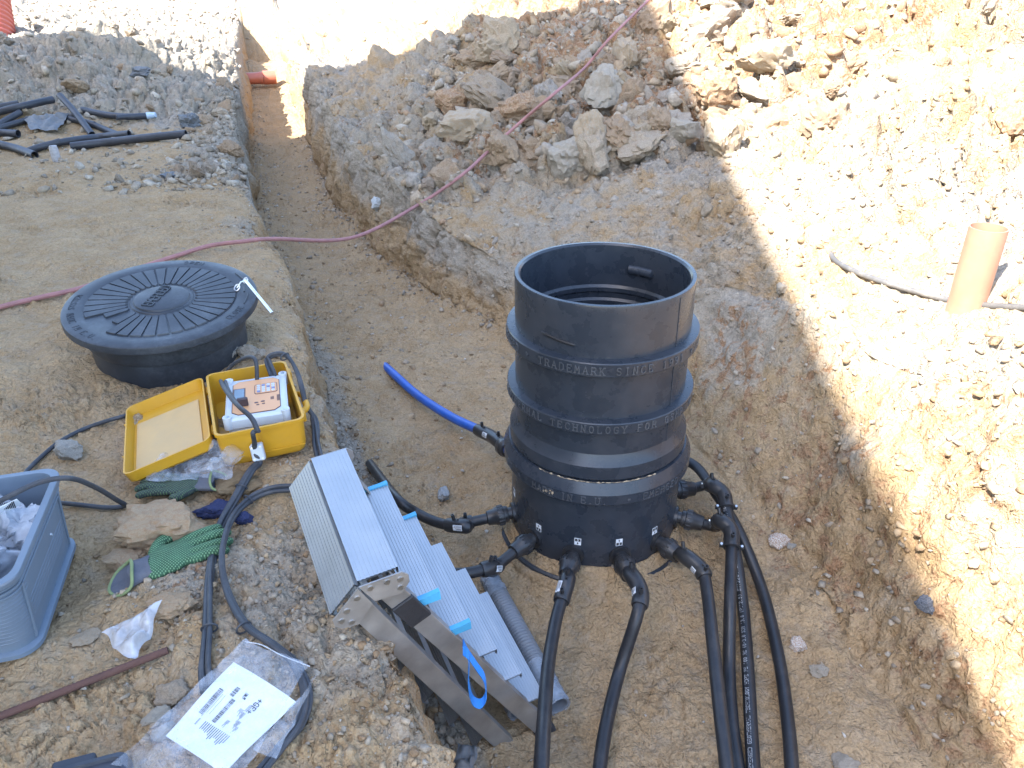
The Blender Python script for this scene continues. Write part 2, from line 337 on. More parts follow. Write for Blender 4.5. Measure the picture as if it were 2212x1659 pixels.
def build_ground():
    an = lambda v: math.atan2(1.6, v)
    th = np.concatenate([np.linspace(an(.72), an(3.5), 330, endpoint=False), np.linspace(an(3.5), an(10), 330, endpoint=False), np.linspace(an(10), an(16), 50)])
    ys = np.concatenate([np.linspace(-9, .68, 16), 1.6/np.tan(th), 16+np.linspace(.02, 1, 46)**2.2*380])
    NL, NO, NW, NF, NR, NS = 300, 22, 12, 165, 54, 330
    rows = []; seg = []
    xl, xlf, xf, xt = edges(ys)
    tl = np.linspace(1, 0, NL, endpoint=False); to = np.linspace(1, 0, NO, endpoint=False)
    A = []
    sp = .43*(np.abs(ys)+1.0)[:, None]
    left = xl[:, None]-sp*tl[None]**1.15; outer = xl[:, None]-sp*1.003-(to[None]**2.5)*(90+6*np.abs(ys)[:, None])
    w1 = np.linspace(0, 1, NW, endpoint=False)[None]; lw = xl[:, None]+(xlf-xl)[:, None]*w1
    fl = xlf[:, None]+(xf-xlf)[:, None]*np.linspace(0, 1, NF, endpoint=False)[None]
    rw = xf[:, None]+(xt-xf)[:, None]*np.linspace(0, 1, NR, endpoint=False)[None]
    sr = .82*(np.abs(ys)+.9)[:, None]; tr = np.linspace(0, 1, NS)[None]
    right = xt[:, None]+sr*tr**1.25; ro = xt[:, None]+sr*1.003+(np.linspace(.03, 1, NO)[None]**2.5)*(90+6*np.abs(ys)[:, None])
    X = np.concatenate([outer, left, lw, fl, rw, right, ro], 1); nr, nc = X.shape
    Y = np.broadcast_to(ys[:, None], X.shape); x = X.ravel(); y = Y.ravel()
    z, (s1, s2, exl, exlf, exf, ext) = base(x, y)
    P = np.stack([X, Y, z.reshape(nr, nc)], -1)
    du = np.gradient(P, axis=1); dv = np.gradient(P, axis=0); N = np.cross(du, dv).reshape(-1, 3); N /= np.linalg.norm(N, axis=1)[:, None]+1e-12
    P = P.reshape(-1, 3)
    isl = x < exl; isf = (x >= exlf) & (x <= exf); isr = x > ext
    lw_ = (~isl) & (x < exlf); rw_ = (x > exf) & (~isr)
    vis = (y > .4) & (y < 40)
    # how lumpy each place is
    rub = np.zeros(len(x)); n_big = noise(P, .9, 3)
    rub = np.where(isr, .26+.34*sst(2.9, 3.3, y)*sst(4.6, 4.1, y)*sst(1.7, 1.3, x)+.74*sst(4.3, 5.1, y+.25*n_big)+.95*sst(1.3, 1.8, x)*sst(4.8, 4.2, y)*sst(2.5, 3.1, y)+.25*sst(1.4, 1.8, x)*sst(3.2, 2.6, y)+.35*sst(1.6, 2.4, x)*sst(4.2, 4.8, y), rub)
    rub = np.where(rw_, .24+.30*sst(3.4, 4.4, y)*s2, rub)
    mound = sst(6.7, 7.5, y+.4*n_big)
    nearg = np.exp(-((x+.42)/.22)**2-((y-1.35)/.5)**2)+.8*np.exp(-((x+.72)/.2)**2-((y-1.33)/.22)**2)+.5*np.exp(-((exl-x)/.10)**2)*sst(5.5, 3, y)
    nearg = nearg+.7*np.exp(-((x+1.45)/.28)**2-((y-3.95)/.3)**2)+.8*np.exp(-((x+2.1)/.3)**2-((y-5.0)/.35)**2)+.8*np.exp(-((exl-x)/.28)**2)*sst(4.4, 5.2, y)
    rub = np.where(isl, np.clip(.9*mound+.32*np.clip(nearg, 0, 1), 0, 1), rub)
    crumbs = .30*np.exp(-((x-exlf)/.13)**2)+.25*np.exp(-((exf-x)/.12)**2)*sst(3, 4, y)
    rub = np.where(isf, crumbs+.05, rub); rub = np.where(lw_, .3, rub)
    bl = lambda f, s: np.abs(noise(P, f, s))
    d = rub*(.15*(bl(1.9, 1)-.25)+.07*(bl(4.4, 2)-.22)+.02*(bl(23, 6)-.2))
    Wp = P+.05*np.stack([noise(P, 5, 41), noise(P, 5, 42), noise(P, 5, 43)], 1)+.018*np.stack([noise(P, 17, 44), noise(P, 17, 45), noise(P, 17, 46)], 1)
    act = np.where((rub > .03) & vis & (y < 17))[0]; c_ = np.zeros(len(x))
    core = sst(4.8, 5.3, y)*sst(-.9, -.4, x)*isr
    for f_, amp, sd in ((2.7, .26*np.maximum(core, .7*isr*sst(1.4, 2.2, x)*sst(3, 3.8, y)), 5), (4.3, .105*(1+.8*core), 1), (9.5, .060, 2), (21, .030, 3), (46, .013, 4)):
        sel = act if f_ < 40 else act[y[act] < 5]
        f1, gap, rv = cells(Wp[sel], f_, sd); big = (rv > (.45 if f_ < 6 else .25 if f_ < 15 else .1))
        ywt = sst(.9, 2.0, (1/f_)/np.where(y[sel] < 3.5, .00136*(y[sel]**2+2.56), .00052*(y[sel]**2+2.56)))
        c_[sel] += ywt*(amp[sel] if np.ndim(amp) else amp)*(sst(.0, .22, gap)*(.35+.65*rv)*(1.05-.75*f1*f1)-.32)*np.where(big, 1., .35)
    d += rub*c_*(.55+.45*sst(-.3, .3, n_big))
    sand = 1-np.clip(rub*1.2, 0, 1)
    foot = np.clip(noise(P, 3.4, 61)-.25, 0, 1)*noise(P, 9, 62)
    act = np.where((sand > .2) & vis & (y < 9))[0]; f1, gap, rv = cells(Wp[act], 26, 8); cr = np.zeros(len(x)); patch = sst(.0, .5, noise(P[act], 2.6, 63))
    cr[act] = patch*(.012*(sst(0, .25, gap)*(1.-.8*f1*f1)*np.where(rv > .3, rv, 0)-.15))
    f1, gap, rv = cells(Wp[act], 60, 9); cr[act] += (.25+.75*patch)*(.0055*(sst(0, .3, gap)*(1.-.8*f1*f1)*np.where(rv > .45, rv, 0)-.1))
    d += sand*(.034*noise(P, 1.3, 8)+.030*noise(P, 4, 9)+.016*noise(P, 9, 10)+.05*foot+1.5*cr)+.006*noise(P, 30, 11)*(.6+rub)+.0032*noise(P, 70, 12)
    # walls: vertical rills left by the bucket, hollows
    wl = np.where(rw_ | lw_, 1., 0.)*sst(3.4, 4.2, y)
    d += wl*(.035*noise(P*np.array([10, 10, 1.2]), 1, 13)+.026*noise(P*np.array([28, 28, 3]), 1, 14)+.04*noise(P, 3.5, 15))
    # smooth smears of the bucket on the near right bank
    d += np.where((isr | rw_) & (y < 4), 1, 0)*.025*noise(P*np.array([3, 1.2, 2]), 1, 16)
    d *= np.where(vis, 1, .6)
    near_ch = np.hypot(x-CH[0], y-CH[1]); d *= np.where(near_ch < .36, .5, 1)
    V = P+N*d[:, None]
    # zones for the material: grey, rust, white
    n_m = noise(P, 1.1, 21); n_s = noise(P, 3.1, 22)
    grey = np.full(len(x), .12)
    grey = np.where(isr, .56+.26*n_m, grey); grey = np.where(rw_, np.where(y > 3.4, np.clip(-.12+1.05*np.clip(s2, 0, 1)**.6+.25*n_s, 0, 1), np.clip(.25+.75*s2+.25*n_s, 0, 1)*(.55+.45*sst(2.2, 3.4, y))), grey)
    grey = np.where(isl, np.clip(.07+.95*mound+.65*np.clip(nearg*.8, 0, 1)+.25*sst(4.8, 5.8, y+.5*n_m), 0, 1), grey)
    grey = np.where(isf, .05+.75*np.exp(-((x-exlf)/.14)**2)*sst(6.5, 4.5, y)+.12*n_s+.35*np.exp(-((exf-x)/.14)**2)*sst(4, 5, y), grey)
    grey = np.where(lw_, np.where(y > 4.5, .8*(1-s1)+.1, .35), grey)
    rust = np.full(len(x), .06)
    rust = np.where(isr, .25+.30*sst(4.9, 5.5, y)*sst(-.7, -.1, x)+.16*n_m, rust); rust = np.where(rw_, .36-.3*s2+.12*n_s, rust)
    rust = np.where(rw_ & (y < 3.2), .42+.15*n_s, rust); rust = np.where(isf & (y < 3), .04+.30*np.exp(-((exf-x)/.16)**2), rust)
    rust = np.where(isl & (y < 1.8), .10+.30*np.exp(-((x+.72)/.16)**2-((y-1.3)/.22)**2), rust); rust = np.where(lw_ & (y > 8), .3, rust)
    white = np.full(len(x), .02)
    white = np.where(isr, .17+.12*n_s, white); white = np.where(rw_, .12+.12*n_s, white); white = np.where(isl, .05+.10*mound, white)
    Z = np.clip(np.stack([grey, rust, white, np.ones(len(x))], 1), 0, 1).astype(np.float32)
    me = bpy.data.meshes.new('ground'); i = np.arange(nr-1)[:, None]*nc+np.arange(nc-1)[None]; i = i.ravel()
    F = np.stack([i, i+1, i+nc+1, i+nc], 1).astype(np.int32)
    me.vertices.add(len(V)); me.vertices.foreach_set('co', V.astype(np.float32).ravel())
    me.loops.add(F.size); me.loops.foreach_set('vertex_index', F.ravel()); me.polygons.add(len(F))
    me.polygons.foreach_set('loop_start', np.arange(0, F.size, 4, dtype=np.int32)); me.update(calc_edges=True)
    me.polygons.foreach_set('use_smooth', np.ones(len(F), bool))
    at_ = me.color_attributes.new('zone', 'FLOAT_COLOR', 'POINT'); at_.data.foreach_set('color', Z.ravel())
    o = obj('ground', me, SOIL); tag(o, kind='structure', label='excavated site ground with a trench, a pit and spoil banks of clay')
    fc = (V[F[:, 0]]+V[F[:, 2]])/2; fn = np.cross(V[F[:, 2]]-V[F[:, 0]], V[F[:, 3]]-V[F[:, 1]]); ar = np.linalg.norm(fn, axis=1)/2; fn /= 2*ar[:, None]+1e-12
    zone = dict(isl=isl[F[:, 0]], isr=isr[F[:, 0]], isf=isf[F[:, 0]], rw=rw_[F[:, 0]], lw=lw_[F[:, 0]], rub=rub[F[:, 0]], nearg=np.clip(nearg, 0, 1)[F[:, 0]], mound=mound[F[:, 0]], crumbs=crumbs[F[:, 0]], grey=grey[F[:, 0]], rust=rust[F[:, 0]])
    return o, fc, fn, ar, zone
GROUND, FC, FN, FA, ZONE = build_ground()
print('ground', time.time()-T0)

bpy.context.view_layer.update()
def G(px, py, dz=0.):
    """where the sight line through that point of the photograph meets the ground"""
    d = nrm(ray(px, py)); ok, loc, n, i = GROUND.ray_cast(EYE.tolist(), d.tolist()); return np.array(loc)+np.array([0, 0, dz])
def zg(x, y):
    ok, loc, n, i = GROUND.ray_cast((float(x), float(y), 6.), (0, 0, -1)); return loc[2]
def zgs(P): return np.array([zg(p[0], p[1]) for p in P])
def build_house():
    t = thing('house', (-7, -2, 0), 'plain plastered house beside the site whose shade covers the pit', 'house')
    foot = [(-4.84, -7), (-3.62, 2.62), (-7.15, 4.0), (-8.35, 3.5), (-11, 3.4), (-11, -7)]
    roof = [(-4.66, -7.2), (-3.42, 2.75), (-7.2, 4.22), (-8.35, 3.72), (-11.2, 3.62), (-11.2, -7.2)]
    def prism(poly, z0, z1):
        n = len(poly); v = [(x, y, z0) for x, y in poly]+[(x, y, z1) for x, y in poly]
        return MB().add(v, [tuple(range(n))[::-1], tuple(range(n, 2*n))]+[(i, (i+1) % n, n+(i+1) % n, n+i) for i in range(n)])
    w = obj('wall', prism(foot, -.3, 7.95), plain('plaster', (.52, .46, .38), .9, bumpy=.4), t, None)
    obj('roof', prism(roof, 7.952, 8.2), plain('roof_slab', (.35, .2, .14), .85), t, None)
    g = plain('window_glass', (.03, .04, .05), .1); fr = plain('window_frame', (.6, .6, .58), .5)
    for y in (-5, -2.2, .6):
        for z in (1.4, 4.6):
            x = -4.92+(y+7)/9.62*1.3
            o = obj('window', MB().box((x+.02, y, z+.6), (.06, 1.1, 1.3)), fr, t, None); obj('pane', MB().box((x+.035, y, z+.6), (.06, .98, 1.18)), g, o, None)
build_house()

# ------------------------------------------------------------------ loose stones and clods
import bmesh
def hull_proto(seed, n=15, flat=.75):
    r = np.random.default_rng(seed); p = r.normal(size=(n, 3)); p /= np.linalg.norm(p, axis=1)[:, None]
    p *= (r.uniform(.78, 1.05, n))[:, None]*np.array([1, r.uniform(.65, 1), flat*r.uniform(.6, 1.1)])
    bm = bmesh.new(); [bm.verts.new(q) for q in p]; bmesh.ops.convex_hull(bm, input=bm.verts)
    for v in [v for v in bm.verts if not v.link_faces]: bm.verts.remove(v)
    bmesh.ops.triangulate(bm, faces=bm.faces); bm.verts.index_update()
    V = np.array([v.co[:] for v in bm.verts]); F = np.array([[v.index for v in f.verts] for f in bm.faces]); bm.free(); return V, F
HULLS = [hull_proto(i, 9+i % 9, .6+.05*(i % 6)) for i in range(36)]
def ico(sub):
    bm = bmesh.new(); bmesh.ops.create_icosphere(bm, subdivisions=sub, radius=1); bm.verts.index_update()
    V = np.array([v.co[:] for v in bm.verts]); F = [[v.index for v in f.verts] for f in bm.faces]; bm.free(); return V, F
ICO3, ICO4 = ico(3), ico(4)
def clod_geo(seed, sub=3, ax=(1, .85, .7), rough=1., angular=.5):
    V, F = ICO3 if sub == 3 else ICO4; r = np.random.default_rng(seed)
    V = V.copy()
    # cut by random planes for broken faces, then roughen
    for k in range(int(5+9*angular)):
        n = nrm(r.normal(size=3)); d = r.uniform(.6, .92); e = V@n-d; V = V-np.maximum(e, 0)[:, None]*n*.9
    s = seed*1.7
    V = V*(1+rough*(.26*noise(V, 1.3, s)+.22*(np.abs(noise(V, 3, s+1))-.2)+.15*(np.abs(noise(V, 7, s+2))-.2)+.07*noise(V, 15, s+3)))[:, None]
    return V*np.array(ax), F
def clod_mesh(name, seed, sub=3, ax=(1, .85, .7), rough=1., angular=.5, mat=None, smooth=28):
    V, F = clod_geo(seed, sub, ax, rough, angular); me = bpy.data.meshes.new(name); me.from_pydata(V.tolist(), [], F); me.update()
    me.polygons.foreach_set('use_smooth', np.ones(len(F), bool)); me.set_sharp_from_angle(angle=R_(smooth)); me.materials.append(mat or CLOD); return me
CAMV = FC-EYE; CZ = CAMV@CF; PXX = 1106+FPX*(CAMV@CR)/np.maximum(CZ, .1); PXY = 829.5-FPX*(CAMV@CU)/np.maximum(CZ, .1)
INV = (CZ > .3) & (PXX > -250) & (PXX < 2460) & (PXY > -60) & (PXY < 1900) & (FC[:, 1] < 26)
def pick(w, n):
    w = np.where(INV, w, 0)*FA; c = np.cumsum(w); k = np.searchsorted(c, rng.random(n)*c[-1]); k = np.clip(k, 0, len(FC)-1)
    return k
def rot_random(n):
    q = rng.normal(size=(n, 4)); q /= np.linalg.norm(q, axis=1)[:, None]; a, b, c, d = q.T
    return np.stack([np.stack([1-2*(c*c+d*d), 2*(b*c-a*d), 2*(b*d+a*c)], -1), np.stack([2*(b*c+a*d), 1-2*(b*b+d*d), 2*(c*d-a*b)], -1), np.stack([2*(b*d-a*c), 2*(c*d+a*b), 1-2*(b*b+c*c)], -1)], 1)
PAL = dict(grey=[(.34, .295, .235), (.39, .345, .285), (.30, .26, .21), (.36, .305, .24), (.43, .385, .32)], ochre=[(.36, .26, .16), (.42, .32, .21), (.30, .21, .13), (.40, .33, .25)],
           rust=[(.36, .27, .18), (.40, .32, .23), (.39, .34, .28), (.32, .22, .14), (.37, .32, .26), (.42, .37, .30)])
def scatter(name, sets, parent):
    VV, FF, CC = [], [], []; n0 = 0
    for w, n, smin, smax_, p, pal, sink in sets:
        k = pick(w, n); sz = smin*(smax_/smin)**(rng.random(n)**p); Rm = rot_random(n)
        pal_ = np.array(PAL[pal] if isinstance(pal, str) else pal); cc = pal_[rng.integers(0, len(pal_), n)]*rng.uniform(.8, 1.15, (n, 1))
        hk = rng.integers(0, len(HULLS), n)
        pos = FC[k]+FN[k]*(sz*sink)[:, None]
        for h in range(len(HULLS)):
            m = np.where(hk == h)[0]
            if not len(m): continue
            V, F = HULLS[h]; v = np.einsum('nij,vj->nvi', Rm[m], V)*sz[m, None, None]; v[..., 2] *= .8; v = v+pos[m, None]
            VV.append(v.reshape(-1, 3)); FF.append((F[None]+(np.arange(len(m))*len(V))[:, None, None]+n0).reshape(-1, 3)); CC.append(np.repeat(cc[m], len(V), 0)); n0 += len(m)*len(V)
    V = np.concatenate(VV).astype(np.float32); F = np.concatenate(FF).astype(np.int32); C = np.c_[np.concatenate(CC), np.ones(len(V))].astype(np.float32)
    me = bpy.data.meshes.new(name); me.vertices.add(len(V)); me.vertices.foreach_set('co', V.ravel()); me.loops.add(F.size); me.loops.foreach_set('vertex_index', F.ravel())
    me.polygons.add(len(F)); me.polygons.foreach_set('loop_start', np.arange(0, F.size, 3, dtype=np.int32)); me.update(calc_edges=True)
    a = me.color_attributes.new('tint', 'FLOAT_COLOR', 'POINT'); a.data.foreach_set('color', C.ravel()); me.materials.append(STONE_MIX)
    o = bpy.data.objects.new(name, me); col.objects.link(o); o.parent = parent; o['kind'] = 'stuff'; return o
zx, zy = FC[:, 0], FC[:, 1]; Zn = ZONE
rightw = (Zn['isr'] & (zy > 4.2))*1.; bankw = ((Zn['isr'] | Zn['rw']) & (zy < 4.4))*1.
inv2 = 1/np.maximum(CZ, 1)**1.2
scatter('rubble', [
    (rightw*(zy < 7.6)*(zy > 4.9)*(zx > -.9)*(zx < 2.2), 650, .035, .11, 1.6, 'rust', -.1), (rightw*(zx > 1.3)*(zy < 9), 350, .03, .10, 1.6, 'rust', -.1),
    (rightw*Zn['rub']*inv2, 5000, .006, .04, 2.6, 'rust', 0.), (rightw*Zn['rub']*inv2, 3500, .006, .04, 2.8, 'grey', 0.),
    (rightw*(zy < 7.5)*(zx < 1.6), 2200, .010, .05, 2.2, 'rust', .0), (bankw*inv2, 2600, .004, .022, 2.2, 'grey', .2), (bankw*(zx > 1.1)*inv2, 1500, .006, .03, 2, 'ochre', .2),
    (Zn['isl']*Zn['mound'], 3600, .015, .085, 2.0, 'grey', .25), (Zn['isl']*Zn['nearg']*inv2, 3000, .003, .015, 2.6, 'grey', .15), (Zn['isl']*Zn['nearg']*inv2, 3200, .003, .016, 2.4, 'ochre', .15),
    (Zn['isl']*(zy > 4.6)*(zy < 7.5)*(.15+Zn['nearg']), 1600, .008, .06, 2.2, 'grey', .2), (Zn['isl']*inv2, 700, .003, .011, 2.5, 'grey', .2),
    (Zn['isf']*Zn['crumbs']*inv2, 2400, .004, .026, 2.6, 'grey', .2), (Zn['isf']*Zn['crumbs']*inv2, 1600, .004, .022, 2.4, 'ochre', .2), (Zn['isf']*inv2, 1400, .003, .012, 2.4, 'ochre', .2), (Zn['isf']*(zy > 3.6)*(zy < 9), 450, .006, .035, 2.6, 'grey', .05), (Zn['isf']*(zy > 3)*(zy < 9), 700, .006, .03, 2.4, 'ochre', .05), (Zn['isf']*inv2, 160, .005, .014, 2, [(.55, .52, .48), (.45, .42, .38)], .3),
    (Zn['lw']*1., 300, .006, .02, 2, 'grey', .3), (Zn['rw']*(zy > 3)*1., 350, .006, .03, 2, 'rust', .1)], GROUND)
# the larger clods, one by one
PROTO = [clod_mesh('clod', 100+i, 4, (1, .7+.2*(i % 3)/2, .55+.2*(i % 2)), 1.25, .2+.8*(i % 4)/3) for i in range(16)]
def clods(n, w, smin, smax_, p, sink=.15):
    k = pick(w, n); sz = smin*(smax_/smin)**(rng.random(n)**p)
    for i in range(n):
        o = bpy.data.objects.new('clod', PROTO[rng.integers(0, len(PROTO))]); col.objects.link(o); o.parent = GROUND
        o.location = (FC[k[i]]+np.array([0, 0, 1])*sz[i]*sink).tolist(); s = sz[i]; o.scale = (s, s*rng.uniform(.8, 1.1), s*rng.uniform(.75, 1.05))
        o.rotation_euler = (rng.normal()*.5, rng.normal()*.5, rng.uniform(0, 6.28))
clods(150, rightw*(zy < 7.4)*(zy > 4.9)*(zx > -.8)*(zx < 2.0), .06, .22, 1.4, .02)
clods(75, rightw*(PXY < 420)*(zx > 1.2), .05, .19, 1.5, .08)
clods(18, rightw*(zy > 7), .07, .2, 1.5, .08)
clods(36, Zn['isl']*Zn['mound']*(zy < 10), .05, .13, 1.4)
clods(14, Zn['isl']*(zy > 4.6)*(zy < 7)*Zn['nearg'], .04, .09, 1.4)
clods(6, bankw*(zx > 1.0)*(zy > 2), .04, .07, 1.4, .0)
print('rubble', time.time()-T0)
# ------------------------------------------------------------------ lettering drawn as strokes
FONT = {'A': [[(0, 0), (.3, 1), (.6, 0)], [(.13, .36), (.47, .36)]], 'B': [[(.05, 0), (.05, 1), (.4, 1), (.54, .88), (.54, .64), (.4, .53), (.05, .53)], [(.4, .53), (.58, .4), (.58, .14), (.42, 0), (.05, 0)]],
 'C': [[(.58, .78), (.5, .95), (.3, 1), (.1, .88), (.02, .5), (.1, .12), (.3, 0), (.5, .05), (.58, .22)]], 'D': [[(.05, 0), (.05, 1), (.34, 1), (.55, .8), (.58, .5), (.55, .2), (.34, 0), (.05, 0)]],
 'E': [[(.56, .82), (.56, 1), (.05, 1), (.05, 0), (.56, 0), (.56, .18)], [(.05, .52), (.42, .52)]], 'F': [[(.56, .82), (.56, 1), (.05, 1), (.05, 0)], [(.05, .52), (.42, .52)]],
 'G': [[(.57, .8), (.48, .96), (.3, 1), (.1, .88), (.02, .5), (.1, .12), (.3, 0), (.5, .06), (.57, .18), (.57, .44), (.36, .44)]], 'H': [[(.05, 0), (.05, 1)], [(.56, 0), (.56, 1)], [(.05, .52), (.56, .52)]],
 'I': [[(.3, 0), (.3, 1)]], 'K': [[(.05, 0), (.05, 1)], [(.55, 1), (.08, .45)], [(.2, .6), (.58, 0)]], 'L': [[(.08, 1), (.08, 0), (.56, 0), (.56, .2)]], 'M': [[(.02, 0), (.06, 1), (.3, .4), (.54, 1), (.58, 0)]],
 'N': [[(.06, 0), (.06, 1), (.54, 0), (.54, 1)]], 'O': [[(.3, 0), (.1, .12), (.02, .5), (.1, .88), (.3, 1), (.5, .88), (.58, .5), (.5, .12), (.3, 0)]], 'P': [[(.06, 0), (.06, 1), (.42, 1), (.57, .88), (.57, .6), (.42, .48), (.06, .48)]],
 'R': [[(.05, 0), (.05, 1), (.4, 1), (.55, .88), (.55, .62), (.4, .5), (.05, .5)], [(.34, .5), (.6, 0)]], 'S': [[(.54, .8), (.48, .95), (.3, 1), (.1, .92), (.06, .74), (.16, .58), (.44, .46), (.55, .28), (.48, .07), (.3, 0), (.1, .06), (.04, .22)]],
 'T': [[(.02, .82), (.02, 1), (.58, 1), (.58, .82)], [(.3, 1), (.3, 0)]], 'U': [[(.05, 1), (.05, .2), (.16, .03), (.3, 0), (.44, .03), (.55, .2), (.55, 1)]], 'V': [[(.02, 1), (.3, 0), (.58, 1)]], 'X': [[(.04, 1), (.56, 0)], [(.56, 1), (.04, 0)]],
 'Y': [[(.02, 1), (.3, .48), (.58, 1)], [(.3, .48), (.3, 0)]], 'Z': [[(.04, 1), (.56, 1), (.04, 0), (.56, 0)]], '1': [[(.14, .8), (.32, 1), (.32, 0)]], '2': [[(.06, .78), (.14, .95), (.3, 1), (.48, .92), (.54, .72), (.42, .46), (.05, 0), (.56, 0)]],
 '3': [[(.06, .86), (.2, 1), (.42, 1), (.54, .86), (.52, .64), (.32, .53), (.54, .42), (.56, .16), (.42, 0), (.18, 0), (.05, .14)]], '4': [[(.42, 0), (.42, 1), (.04, .3), (.58, .3)]], '5': [[(.52, 1), (.12, 1), (.08, .56), (.34, .6), (.54, .45), (.54, .15), (.36, 0), (.14, 0), (.04, .12)]],
 '6': [[(.5, .92), (.32, 1), (.12, .8), (.05, .4), (.1, .1), (.3, 0), (.5, .1), (.55, .32), (.46, .54), (.28, .58), (.08, .42)]], '7': [[(.04, 1), (.56, 1), (.24, 0)]], '9': [[(.1, .08), (.3, 0), (.48, .2), (.55, .6), (.5, .9), (.3, 1), (.1, .9), (.05, .68), (.14, .46), (.32, .42), (.52, .58)]],
 '0': [[(.3, 0), (.1, .15), (.05, .5), (.1, .85), (.3, 1), (.5, .85), (.55, .5), (.5, .15), (.3, 0)]], '.': [[(.26, 0), (.34, 0), (.34, .1), (.26, .1), (.26, 0)]], '(': [[(.4, 1.05), (.24, .75), (.24, .25), (.4, -.05)]], ')': [[(.2, 1.05), (.36, .75), (.36, .25), (.2, -.05)]],
 '-': [[(.1, .48), (.5, .48)]], '/': [[(.05, -.05), (.55, 1.05)]], ':': [[(.3, .2), (.3, .3)], [(.3, .65), (.3, .75)]], '+': [[(.05, .5), (.55, .5)], [(.3, .2), (.3, .8)]], '*': [[(.3, .28), (.3, .78)], [(.08, .42), (.52, .64)], [(.52, .42), (.08, .64)]], '_': [[(0, 0), (.6, 0)]], ' ': []}
def letters(mb, text, fn, size, pitch, th, h, serif=False, start=0.):
    """fn(u, v, height) -> world point; u runs along the line of text"""
    for k, ch in enumerate(text):
        S = [list(s) for s in FONT.get(ch, [])]
        if serif:
            for s in FONT.get(ch, []):
                if ch in '.*': continue
                for e, q in ((s[0], s[1]), (s[-1], s[-2])):
                    if (abs(e[1]) < .01 or abs(e[1]-1) < .01) and abs(q[1]-e[1]) > .25: S.append([(e[0]-.12, e[1]), (e[0]+.12, e[1])])
        for s in S:
            for a, b in zip(s[:-1], s[1:]):
                a = np.array(a)*size; b = np.array(b)*size; d = b-a; L = np.linalg.norm(d)
                if L < 1e-9: continue
                d /= L; n = np.array([-d[1], d[0]])*th/2; a2 = a-d*th*.4; b2 = b+d*th*.4; u0 = start+k*pitch
                q = [a2+n, a2-n, b2-n, b2+n]; v = [fn(u0+c[0], c[1], 0) for c in q]+[fn(u0+c[0], c[1], h) for c in q]
                mb.add(v, [(4, 5, 6, 7), (0, 1, 5, 4), (1, 2, 6, 5), (2, 3, 7, 6), (3, 0, 4, 7)])
    return mb

HDPE = plain('black_polyethylene', (.029, .036, .048), .28, dust=.16, dustc=(.16, .14, .12), scratch=.30, var=.2, spec=.42, dscale=7)
LETT = plain('edge_lit_dusty_letter', (.070, .077, .088), .5, dust=.3, dustc=(.2, .19, .18))  # paler base stands in for light on the letter edges; dust over it
HDPE_P = plain('black_pipe_plastic', (.020, .021, .024), .40, dust=.30, dustc=(.15, .13, .11), scratch=.12, var=.2, spec=.42, dscale=12)
FIT = plain('black_fitting_plastic', (.026, .027, .030), .34, dust=.22, dustc=(.17, .15, .12), scratch=.1, spec=.45)
WHITE = plain('white_sticker', (.72, .74, .76), .5, var=.06); BLACKINK = plain('black_ink', (.015, .015, .018), .5)
SANDY = plain('dry_sand_residue', (.42, .33, .22), .95, bumpy=.8)

